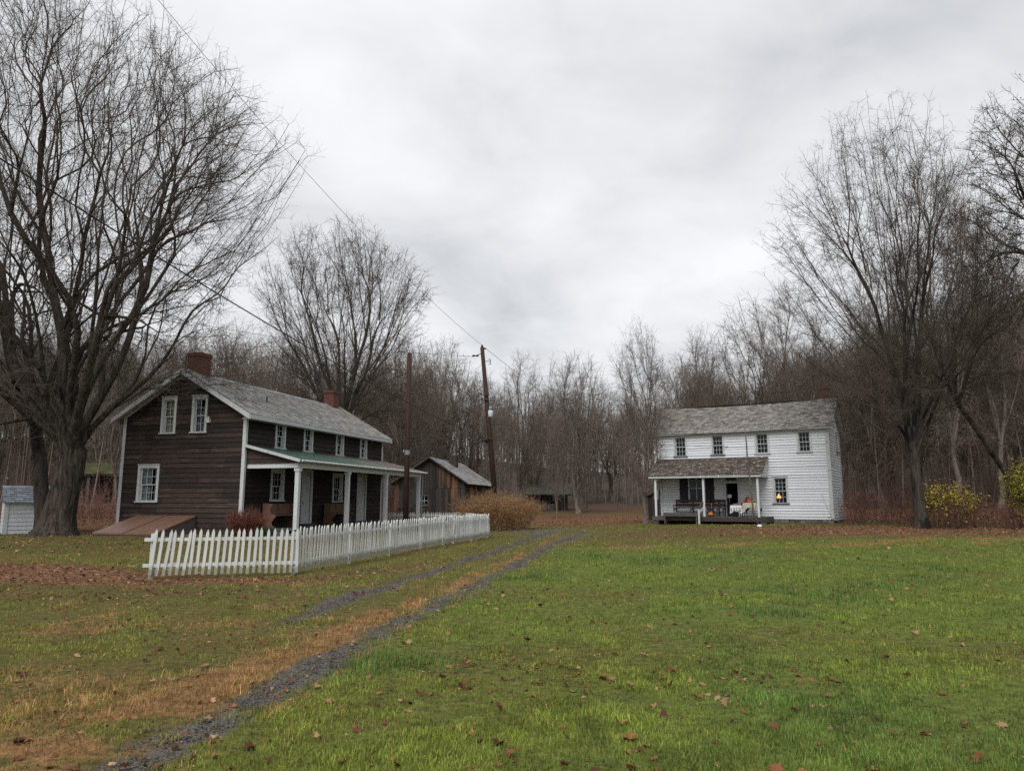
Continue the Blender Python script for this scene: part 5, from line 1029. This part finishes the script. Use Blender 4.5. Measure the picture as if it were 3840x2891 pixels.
q = to_world(STORE, (tx1 - .12, -1.1, bz)); m = MB(); m.lathe((0, 0, 0), [(.05, 0), (.10, .03), (.11, .05)], 18); o = m.build('dish', M['cloth_cream'], None, True); o.location = q; tag(o, 'pale dish at the right end of the cream cloth', 'dish')
# oil lamp inside the window
q = to_world(STORE, (w5[0] + .24, .36, 0)); OL = empty('oil_lamp', (q[0], q[1], 1.52), 0, 'lit orange oil lamp standing inside the ground floor window of the white building', 'lamp')
m = MB(); m.lathe((0, 0, 0), [(.08, 0), (.05, .03), (.03, .12), (.06, .18), (.05, .26)], 14); m.build('base', M['maroon'], OL, True); m = MB(); m.lathe((0, 0, .27), [(.12, 0), (.11, .06), (.05, .15), (.03, .22)], 16); m.build('lamp_shade', M['lamp_glow'], OL, True)
q2 = to_world(STORE, (w5[0] + .2, .3, 0)); m = MB(); m.box(-.2, .5, -.1, .25, -.03, 0); m.box(-.18, -.14, -.08, -.04, -.80, -.031); m.box(.44, .48, -.08, -.04, -.80, -.031); m.box(-.18, -.14, .19, .23, -.80, -.031); m.box(.44, .48, .19, .23, -.80, -.031); o = m.build('window_table', M['bench_dark'], None); o.location = (q2[0], q2[1], 1.515); o.rotation_euler = (0, 0, R(sa)); tag(o, 'dark table under the lit oil lamp behind the window', 'table')
# ------------------------------------------------------------ barn, sheds
def planks(name, par, Mw, u0, u1, z0, ztop, mat, wid=.22, openings=(), th=.03, jit=.02):
    """vertical boards; ztop is a function of u"""
    m = MB(); u = u0; g = random.Random(int(u1 * 100) + 3)
    while u < u1 - .02:
        w = min(wid * g.uniform(.8, 1.2), u1 - u); a, b = u + .006, u + w - .006; spans = [(z0 + g.uniform(-jit, jit), None)]
        za, zb = ztop(a), ztop(b); t = g.random(); o_ = g.uniform(0, .012); lo = z0 + g.uniform(-jit, jit); segs = [(lo, min(za, zb), True)]
        for q in openings:
            if q[0] < b - .01 and q[1] > a + .01: segs = [(lo, q[2], False), (q[3], min(za, zb), True)]
        for s0, s1, top in segs:
            if s1 - s0 < .02: continue
            m.hexa([Mw(a, o_ + th, s0), Mw(b, o_ + th, s0), Mw(b, o_, s0), Mw(a, o_, s0), Mw(a, o_ + th, za if top else s1), Mw(b, o_ + th, zb if top else s1), Mw(b, o_, zb if top else s1), Mw(a, o_, za if top else s1)], t)
        u += w
    return m.build(name, mat, par)
def gtop(w, ze, zr): return lambda u: ze + (zr - ze) * (1 - abs(2 * u / w - 1))
def gable_roof(par, L_, w, ze, zr, ov, rk, row, wd, mat, th=.03, deck='old_wood', sag=0.0):
    run = w / 2; l = math.hypot(run, zr - ze); dy, dz = run / l, (zr - ze) / l; lv = (run + ov) / dy; m = MB()
    for s_, y in ((1, -ov), (-1, w + ov)):
        e_ = Vector((-rk, y, ze + .05 - ov * dz / dy)); slab(m, e_, (1, 0, 0), (0, s_ * dy, dz), L_ + 2 * rk, lv, .05); slates('roof', par, e_ + Vector((-.03, -.03 * s_, .006)), (1, 0, 0), (0, s_ * dy, dz), L_ + 2 * rk + .06, lv + .02, row, wd, mat, .016, .01, sag)
    m.build('roof_deck', M[deck], par)
# blacksmith-style barn, gable toward the camera
BA = 80.0; BW, BL, BE, BR = 4.9, 8.6, 2.95, 4.55
bx = (1745 - CX) / F * 50; ba = R(BA); BN = empty('barn', (bx, 50.0, -.02), ba, 'small weathered plank barn with slate roof and six-pane window behind the picket fence', 'barn')
planks('gable_boards', BN, gableM(0), 0, BW, 2.5, gtop(BW, BE, BR), M['barn'], .2)
planks('gable_wall', BN, gableM(.02), 0, BW, .0, lambda u: 2.52, M['barn'], .22, [(2.55, 3.35, 1.35, 2.0)])
planks('front_wall', BN, frontM(), 0, BL, 0, lambda u: BE, M['barn']); planks('rear_wall', BN, backM(BW), 0, BL, 0, lambda u: BE, M['barn']); planks('far_gable_wall', BN, rgableM(BL), 0, BW, 0, gtop(BW, BE, BR), M['barn'])
m = MB(); G0 = gableM(0); m.mbox(G0, 2.5, 3.4, .0, .06, 2.0, 2.08); m.mbox(G0, 2.5, 3.4, .0, .07, 1.28, 1.35); m.mbox(G0, 2.5, 2.56, .0, .05, 1.351, 1.999); m.mbox(G0, 3.34, 3.4, .0, .05, 1.351, 1.999)
wn = m.build('window', M['old_wood'], BN); m = MB(); m.mbox(G0, 2.56, 3.34, -.03, .0, 1.351, 1.39); m.mbox(G0, 2.56, 3.34, -.03, .0, 1.96, 1.999); m.mbox(G0, 2.56, 3.34, -.028, -.002, 1.66, 1.685)
for k in (0, 1, 2, 3): m.mbox(G0, 2.56 + k * .25, 2.585 + k * .25, -.026, -.004, 1.391, 1.959)
m.build('sash', M['white_trim'], wn); m = MB(); m.mbox(G0, 2.57, 3.33, -.02, -.015, 1.37, 1.98); m.build('pane', M['glass'], wn); m = MB(); m.box(.5, .53, .1, BW - .1, 0, 2.9); m.build('inner_wall', M['interior'], BN)
gable_roof(BN, BL, BW, BE, BR, .35, .35, .24, .34, M['slate'])
m = MB(); m.box(3.6, 4.2, BW / 2 - .9, BW / 2 - .35, 3.9, 4.95); m.build('chimney', M['iron'], BN); m = MB(); m.box(4.9, 5.2, BW / 2 - .55, BW / 2 - .25, 4.2, 5.05); m.box(4.86, 5.24, BW / 2 - .59, BW / 2 - .21, 5.05, 5.10); m.build('chimney', M['metal'], BN)
def iron_wheel(loc, r, rz, label, tilt=.15, spokes=8):
    t = empty('wagon_wheel', loc, rz, label, 'wheel'); m = MB(); pts = [(0, r * math.cos(a), r + r * math.sin(a)) for a in np.linspace(0, 2 * math.pi, 29)]; m.tube(pts, .035, 6, cap=False); m.build('rim', M['iron'], t)
    m = MB()
    for k in range(spokes): a = 2 * math.pi * k / spokes; m.beam((0, 0, r), (0, r * math.cos(a), r + r * math.sin(a)), .035, .035)
    m.tube([(-.06, 0, r), (.06, 0, r)], .07, 10); m.build('spokes', M['iron'], t); t.rotation_euler = (0, tilt, rz)
def bw(p): return (bx + p[0] * math.cos(ba) - p[1] * math.sin(ba), 50 + p[0] * math.sin(ba) + p[1] * math.cos(ba), p[2])
iron_wheel(bw((-.34, 3.1, .0)), .78, ba, 'large iron wheel leaning on the barn wall under its window'); iron_wheel(bw((-.30, 4.35, .15)), .55, ba, 'smaller iron wheel leaning on the barn wall, left of the large one')
# open shed
oz = hz1(5.0, 72); OS = empty('open_shed', ((1982 - CX) / F * 72, 73.0, oz - .05), R(-3), 'low open-fronted shed with mossy roof in front of the woods', 'shed')
planks('side_boards', OS, frontM(), 2.6, 3.8, 0, lambda u: 1.75, M['barn'], .24); planks('rear_wall', OS, backM(2.6), 0, 3.8, 0, lambda u: 1.75, M['barn']); planks('side_wall', OS, gableM(0), 0, 2.6, 0, lambda u: 1.75, M['barn']); planks('side_wall', OS, rgableM(3.8), 0, 2.6, 0, lambda u: 1.75, M['barn'])
m = MB(); slab(m, (-.5, -.6, 1.62), (1, 0, 0), (0, 1.9, .95), 4.8, 2.15, .06); slab(m, (-.5, 3.2, 1.62), (1, 0, 0), (0, -1.9, .95), 4.8, 2.15, .06); M['moss_roof'] = surf('mossy_boards', (.05, .050, .040), (.105, .105, .082), 3, (1, 4, 4), .9, .3, .2); m.build('roof', M['moss_roof'], OS)
m = MB(); 
for x in (0.02, 2.5): m.box(x, x + .12, -.06, .06, 0, 1.7)
m.build('post', M['old_wood'], OS); m = MB(); rs = random.Random(3)
for k in range(3):
    x = .9
    while x < 2.5: w = rs.uniform(.18, .4); m.box(x, min(x + w - .03, 2.5), .02 + rs.uniform(-.02, .02), .4, k * .24, k * .24 + .22); x += w
m.build('stone_wall', M['stone'], OS)
# white shed at the left edge
WA = 38.0; wsx, wsy = -21.25, 31.2; wz = .18; SH = empty('white_shed', (wsx, wsy, wz), R(WA), 'low white board shed with blue-grey slate roof at the left edge', 'shed')
sw_, sl_, se_, sr_ = 1.9, 2.5, 1.42, 2.02
def front_l(u, o, z): return (u, -o, z)
siding('front_wall', SH, front_l, 0, 1.12, -.1, se_, [], M['white_clap'], .17, .018); siding('front_wall', SH, front_l, 1.98, sl_, -.1, se_, [], M['white_clap'], .17, .018); siding('gable_wall', SH, gableM(0), 0, sw_, -.1, sr_ - .03, [], M['white_clap'], .17, .018, gable=(sw_ / 2, sr_ - .03, se_)); siding('far_gable_wall', SH, rgableM(sl_), 0, sw_, -.1, sr_ - .03, [], M['white_clap'], .17, .018, gable=(sw_ / 2, sr_ - .03, se_)); siding('rear_wall', SH, backM(sw_), 0, sl_, -.1, se_, [], M['white_clap'], .17, .018)
for q in ((-.03, .12, -.04, -.02), (-.04, -.022, -.019, .1), (1.04, 1.12, -.04, -.018), (sl_ - .1, sl_ + .03, -.04, -.02)): m = MB(); m.box(*q, -.1, se_); m.build('corner_board', M['white_new'], SH)
m = MB()
for k in range(5): m.box(1.15 + k * .165, 1.15 + (k + 1) * .165 - .003, -.03, .0, -.05, se_ - .02)
d = m.build('door', M['white_new'], SH); m = MB(); m.box(1.16, 1.38, -.045, -.031, .62, .65); m.box(1.06, 1.14, -.05, -.041, .63, .66); m.box(1.34, 1.37, -.055, -.046, .5, .66); m.build('latch', M['iron'], d)
gable_roof(SH, sl_, sw_, se_, sr_, .16, .10, .17, .30, M['slate_shed'], deck='white_new')
# dark plank shed left of the white store, with a white board on it
q = to_world(STORE, (-1.0, 2.4, 0)); PS = empty('plank_shed', (q[0] - .1, q[1] + .1, .45), R(sa), 'narrow dark plank shed tucked behind the left end of the white building', 'shed')
planks('front_wall', PS, frontM(), -.6, 1.4, 0, lambda u: 1.55 + .5 * min(1, (u + .6) / 1.2), M['old_wood'], .2); planks('side_wall', PS, gableM(-.6), 0, 2, 0, lambda u: 1.55, M['old_wood'])
m = MB(); slab(m, (-.8, -.2, 1.45), (1.2, 0, .5), (0, 1, 0), 2.4, 2.4, .05); m.build('roof', M['old_wood'], PS)
q = to_world(STORE, (-.28, -.05, 0)); m = MB(); m.box(-.16, .10, -.012, .012, 0, .56); m.box(-.03, .0, .013, .03, -1.15, .5); o = m.build('notice_board', M['paper'], None); o.location = (q[0], q[1], 1.72); o.rotation_euler = (0, .06, R(sa)); tag(o, 'blank white board hung outside the left corner of the white building', 'board')
# far shed and picnic tables behind the big maple
xq = (395 - CX) / F * 62; zq = hz1(xq, 62); FS = empty('far_shed', (xq, 62, zq - .1), R(8), 'dark open shed with mossy roof far off between the big maple and the dark house', 'shed')
for a, b in ((-3.2, -2.9), (-1.2, -.95), (.9, 1.15), (2.9, 3.2)): m = MB(); m.box(a, b, 0, .2, 0, 2.5); m.build('post', M['old_wood'], FS)
planks('rear_wall', FS, backM(3), -3.2, 3.2, 0, lambda u: 2.5, M['old_wood']); m = MB(); m.box(-3.4, 3.4, -.08, -.02, 2.5, 2.68); m.build('fascia', M['white_trim'], FS); m = MB(); slab(m, (-3.6, -.3, 2.62), (1, 0, 0), (0, 1.9, 1.1), 7.2, 2.3, .08); slab(m, (-3.6, 3.5, 2.62), (1, 0, 0), (0, -1.9, 1.1), 7.2, 2.3, .08); M['moss2'] = surf('green_moss_roof', (.035, .038, .014), (.075, .078, .032), 2, (1, 1, 1), .9, .2, .1); m.build('roof', M['moss2'], FS)
for i, (u, d, rz, lab) in enumerate(((352, 50, 15, 'weathered picnic table nearest the big maple trunk, seen past the house corner'), (425, 53, -12, 'weathered picnic table farther back beside the house corner'))):
    x = (u - CX) / F * d; t = empty('picnic_table', (x, d, hz1(x, d)), R(rz), lab, 'table', 'picnic tables under the trees'); m = MB(); m.box(-.9, .9, -.38, .38, .72, .76); m.build('table_top', M['old_wood'], t)
    for y in (-.72, .72): m = MB(); m.box(-.9, .9, y - .13, y + .13, .42, .46); m.build('seat', M['old_wood'], t)
    for xx in (-.65, .65): m = MB(); m.beam((xx, -.55, 0), (xx, -.2, .719), .09, .04, up=(1, 0, 0)); m.beam((xx, .55, 0), (xx, .2, .719), .09, .04, up=(1, 0, 0)); m.box(xx - .02, xx + .02, -.8, .8, .34, .419); m.build('frame', M['old_wood'], t)
xq = (40 - CX) / F * 95; zq = hz1(xq, 95); WB = empty('far_building', (xq, 95, zq), R(20), 'pale-roofed building glimpsed through the trees above the white shed', 'house')
m = MB(); m.box(-5, 3.5, 0, 6, -.5, 2.6); m.build('wall', M['old_wood'], WB); m = MB(); slab(m, (-5.4, -.4, 2.5), (1, 0, 0), (0, 3.4, 2.1), 9.3, 4.0, .1); slab(m, (-5.4, 6.4, 2.5), (1, 0, 0), (0, -3.4, 2.1), 9.3, 4.0, .1); m.build('roof', M['paper'], WB)
# ------------------------------------------------------------ poles and wires
def pz(u, v, d):
    dr = ((u - CX) / F, math.cos(PITCH) - (CY - v) / F * math.sin(PITCH), math.sin(PITCH) + (CY - v) / F * math.cos(PITCH)); t = d / dr[1]; return Vector((dr[0] * t, d, 1.6 + dr[2] * t))
b_ = pz(1521, 1968, 32.4); b_.z = hz1(b_.x, b_.y) - .2; tp = pz(1536, 1325, 32.4); P1_ = empty('bare_pole', b_, 0, 'plain dark brown pole without wires beside the end of the house porch', 'pole')
m = MB(); m.tube([Vector((0, 0, 0)), (tp - b_) * .5, tp - b_], [.125, .115, .10], 12); m.build('shaft', M['pole_wood'], P1_, True); mm = (tp - b_) * .46; m = MB(); m.tube([mm + Vector((0, 0, -.1)), mm + Vector((0, 0, .1))], .128, 12); m.lathe(mm + Vector((-.15, -.05, .0)), [(.03, 0), (.04, .06), (.02, .12)], 8); m.build('bracket', M['metal'], P1_)
b2 = pz(1868, 1985, 43); b2.z = -.2; t2 = pz(1808, 1303, 43); P2_ = empty('utility_pole', b2, 0, 'leaning dark utility pole with insulators and a can-shaped transformer lamp', 'utility pole'); ax = t2 - b2
def on(u, v): return pz(u, v, 43) - b2
m = MB(); m.tube([Vector((0, 0, 0)), ax * .5, ax], [.17, .15, .12], 12); m.build('shaft', M['pole_wood'], P2_, True)
m = MB(); q = ax + Vector((0, 0, 0)); m.lathe(q, [(.05, 0), (.09, .04), (.05, .08), (.08, .12), (.03, .16)], 8); m.lathe(q + Vector((.18, 0, -.12)), [(.04, 0), (.08, .04), (.04, .1)], 8); m.build('insulator', M['ceramic'], P2_)
m = MB(); a = on(1806, 1326); bb = on(1772, 1338); m.beam(a, bb, .04, .04); m.build('strain_rod', M['iron'], P2_); m = MB(); c = on(1783, 1334)
for k in (-1, 1): m.lathe(c + Vector((.1 * k, 0, -.06)), [(.03, 0), (.10, .03), (.10, .08), (.03, .12)], 10)
m.build('insulator', M['ceramic'], P2_)
m = MB(); a = on(1813, 1355); bb = on(1838, 1355); m.beam(a, bb, .04, .04); m.beam(bb + Vector((0, 0, .14)), bb + Vector((.02, 0, -.18)), .07, .07); m.beam(bb + Vector((0, 0, .14)), bb + Vector((-.16, 0, .10)), .03, .03); m.beam(bb + Vector((.02, 0, -.18)), bb + Vector((-.14, 0, -.2)), .03, .03); m.build('fuse_cutout', M['metal'], P2_)
m = MB(); c = on(1838, 1566); m.lathe(c, [(.03, 0), (.14, .02), (.17, .08), (.18, .36), (.15, .42)], 16); ln = m.build('lamp_housing', M['white_new'], P2_, True); m = MB(); m.lathe(c + Vector((0, 0, .42)), [(.13, .0), (.11, .18), (.06, .26)], 12); m.build('lamp_cap', surf('blue_grey_cap', (.10, .19, .24), (.16, .26, .31), 5, (1, 1, 1), .4, 0, 0), ln, True); m = MB(); m.beam(c + Vector((0, 0, -.02)), c + Vector((0, 0, -.3)), .06, .06); m.beam(c + Vector((0, 0, -.2)), on(1832, 1580), .16, .05); m.build('lamp_bracket', M['white_new'], ln)
for v, w in ((1482, .2), (1500, .14), (1645, .16)):
    u = 1808 + (v - 1303) * .088; c = on(u, v); m = MB(); m.beam(c + Vector((-.35, -.18, 0)), c + Vector((.2, -.18, 0)), .05, .06); m.lathe(c + Vector((-.3, -.18, .03)), [(.02, 0), (.05, .04), (.03, .1)], 8); m.build('bracket', M['iron'], P2_)
m = MB(); a = on(1838, 1660); bb = on(1808, 1648); m.tube([a, a * .5 + bb * .5, bb], [.05, .09, .05], 8); m.build('cable_clamp', M['cable'], P2_)
def wire(a, b, sag, r, label, name='overhead_wire', mat='cable', n=24):
    m = MB(); a, b = Vector(a), Vector(b); m.tube([a + (b - a) * (i / n) + Vector((0, 0, -sag * 4 * (i / n) * (1 - i / n))) - a for i in range(n + 1)], r, 5); o = m.build(name, M[mat], None); o.location = a; tag(o, label, 'wire')
top2 = t2 + Vector((0, 0, .12))
wire(top2, pz(250, -420, 19), .9, .009, 'thin high wire rising from the leaning pole top across the sky')
wire(pz(1840, 1655, 43), pz(-150, 500, 12), .42, .018, 'thick black cable slung from the leaning pole past the big maple')
wire(pz(1775, 1337, 43), pz(-100, 1010, 38), .9, .010, 'thin wire leaving the leaning pole leftward behind the bare pole')
wire(pz(1840, 1645, 43), pz(4000, 1662, 40), .35, .011, 'thin level wire crossing in front of the white building')
wire(top2 + Vector((.15, 0, -.12)), pz(2600, 1760, 90), 1.5, .012, 'thin wire falling rightward behind the leaning pole into the woods')
wire(pz(1838, 1650, 43), pz(1440, 1700, 41.8), .25, .02, 'short service wire from the leaning pole toward the dark house')
# sapling pole before the store
b3 = Vector(gpt(2830, 1985, .26) + (.0,)); b3 = Vector((12.1, 37.0, hz1(12.1, 37.0))); b3.x = (2832 - CX) / F * 37.0; SP = empty('sapling_pole', b3, 0, 'crooked bare sapling pole with a white footing in front of the white building', 'pole'); pp = []
for u, v in ((2832, 1978), (2826, 1930), (2820, 1870), (2812, 1800), (2803, 1730), (2799, 1660), (2792, 1600)): pp.append(pz(u, v, 37.0) - b3)
pp[0] = Vector((0, 0, 0)); m = MB(); m.tube(pp, [.055, .052, .05, .045, .04, .035, .02], 8); m.build('stem', surf('pale_bark', (.05, .042, .033), (.15, .13, .105), 14, (1, 1, .6), .9, .3, 0), SP, True); m = MB(); m.lathe((0, 0, -.05), [(.13, 0), (.12, .12), (.07, .16)], 12); m.build('footing', M['paper'], SP, True)
# ------------------------------------------------------------ picket fences
def picket_mesh(h, w=.062, th=.02):
    m = MB(); m.prism(lambda u, o, z: (u, o, z), [(-w / 2, 0), (w / 2, 0), (w / 2, h - .10), (w * .42, h - .07), (0, h), (-w * .42, h - .07), (-w / 2, h - .10)], -th / 2, th / 2, .5); me = bpy.data.meshes.new('picket'); me.from_pydata(m.v, [], m.f); me.update(); me.materials.append(M['picket']); a = me.attributes.new('tone', 'FLOAT', 'FACE'); a.data.foreach_set('value', np.full(len(m.f), random.random(), np.float32)); return me
PK = [picket_mesh(h) for h in (.95, .965, .94, .955, .97)]
def fence(A, B_, label, step=.131, name='picket_fence', posts=(0,), lean0=0, lean1=0, lift=.07, cat='fence', hscale=1.0, gap=0, rail_ext=.0, maxn=100):
    A, B_ = np.array(A), np.array(B_); v = B_ - A; Ln = np.hypot(*v); ang = math.atan2(v[1], v[0]); d = v / Ln; root = empty(name, (A[0], A[1], 0), ang, label, cat, 'white picket fences round the dark house yard' if cat == 'fence' else None); n = int(Ln / step); g = random.Random(int(Ln * 77))
    H = lambda t: hz1(A[0] + d[0] * t, A[1] + d[1] * t) + lift
    for i in range(n + (0 if gap else 1)):
        t = step * i + step * .4; f = i / max(n, 1); o = bpy.data.objects.new('picket', PK[g.randrange(5)]); COL.objects.link(o); o.parent = root
        o.location = (t, -.038, H(t) + g.uniform(-.014, .014)); o.rotation_euler = (g.gauss(0, .012), lean0 * (1 - f) + lean1 * f + g.gauss(0, .019), g.gauss(0, .05)); o.scale = (1, 1, hscale)
    for z in (.17, .70):
        m = MB(); k = 8
        for i in range(k): a, b = Ln * i / k, Ln * (i + 1) / k; a -= rail_ext if i == 0 else 0; m.hexa([(a, -.026, H(a) + z * hscale), (b, -.026, H(b) + z * hscale), (b, .012, H(b) + z * hscale), (a, .012, H(a) + z * hscale), (a, -.026, H(a) + z * hscale + .07), (b, -.026, H(b) + z * hscale + .07), (b, .012, H(b) + z * hscale + .07), (a, .012, H(a) + z * hscale + .07)])
        m.build('rail', M['picket'], root)
    for p in posts:
        t = Ln * p; m = MB(); z = H(t); m.box(t - .045, t + .045, .014, .104, z - .3, z + .86 * hscale); m.build('post', M['picket'], root)
    return root
c1 = (-4.77, 16.55); c0 = (-7.62, 15.75); dd = np.array([-1.0 + 4.77, 32.3 - 16.55]); Lt = np.hypot(*dd); dd = dd / Lt; pt = lambda t: (c1[0] + dd[0] * t, c1[1] + dd[1] * t)
fence(c0, c1, 'front run of widely spaced white pickets nearest the camera', .128, posts=(.02, .985), lean0=.09, lean1=.01, rail_ext=.10)
fence(pt(.06), pt(10.35), 'long run of white pickets beside the wheel ruts', .131, posts=(.27, .52, .77, .995), lean0=.03, lean1=.06)
fence(pt(10.42), pt(11.3), 'narrow white picket gate in the long side run', .12, name='picket_gate', posts=(), lean0=.05, lean1=.05, cat='gate', lift=.09, gap=1)
fence(pt(11.38), pt(Lt), 'white picket run beyond the gate, ending at the golden bush', .131, posts=(.01, .5, .99), lean0=.03, lean1=0)
fence((-8.6, 44.6), (-3.35, 44.2), 'back run of white pickets past the porch end, in front of the barn', .125, posts=(.3, .6, .99), lift=.10, hscale=.88)
fence((-3.3, 44.1), pt(Lt + .05), 'white picket run closing the back corner of the yard near the bush', .2, posts=(.3, .7), lift=.07, hscale=.92)
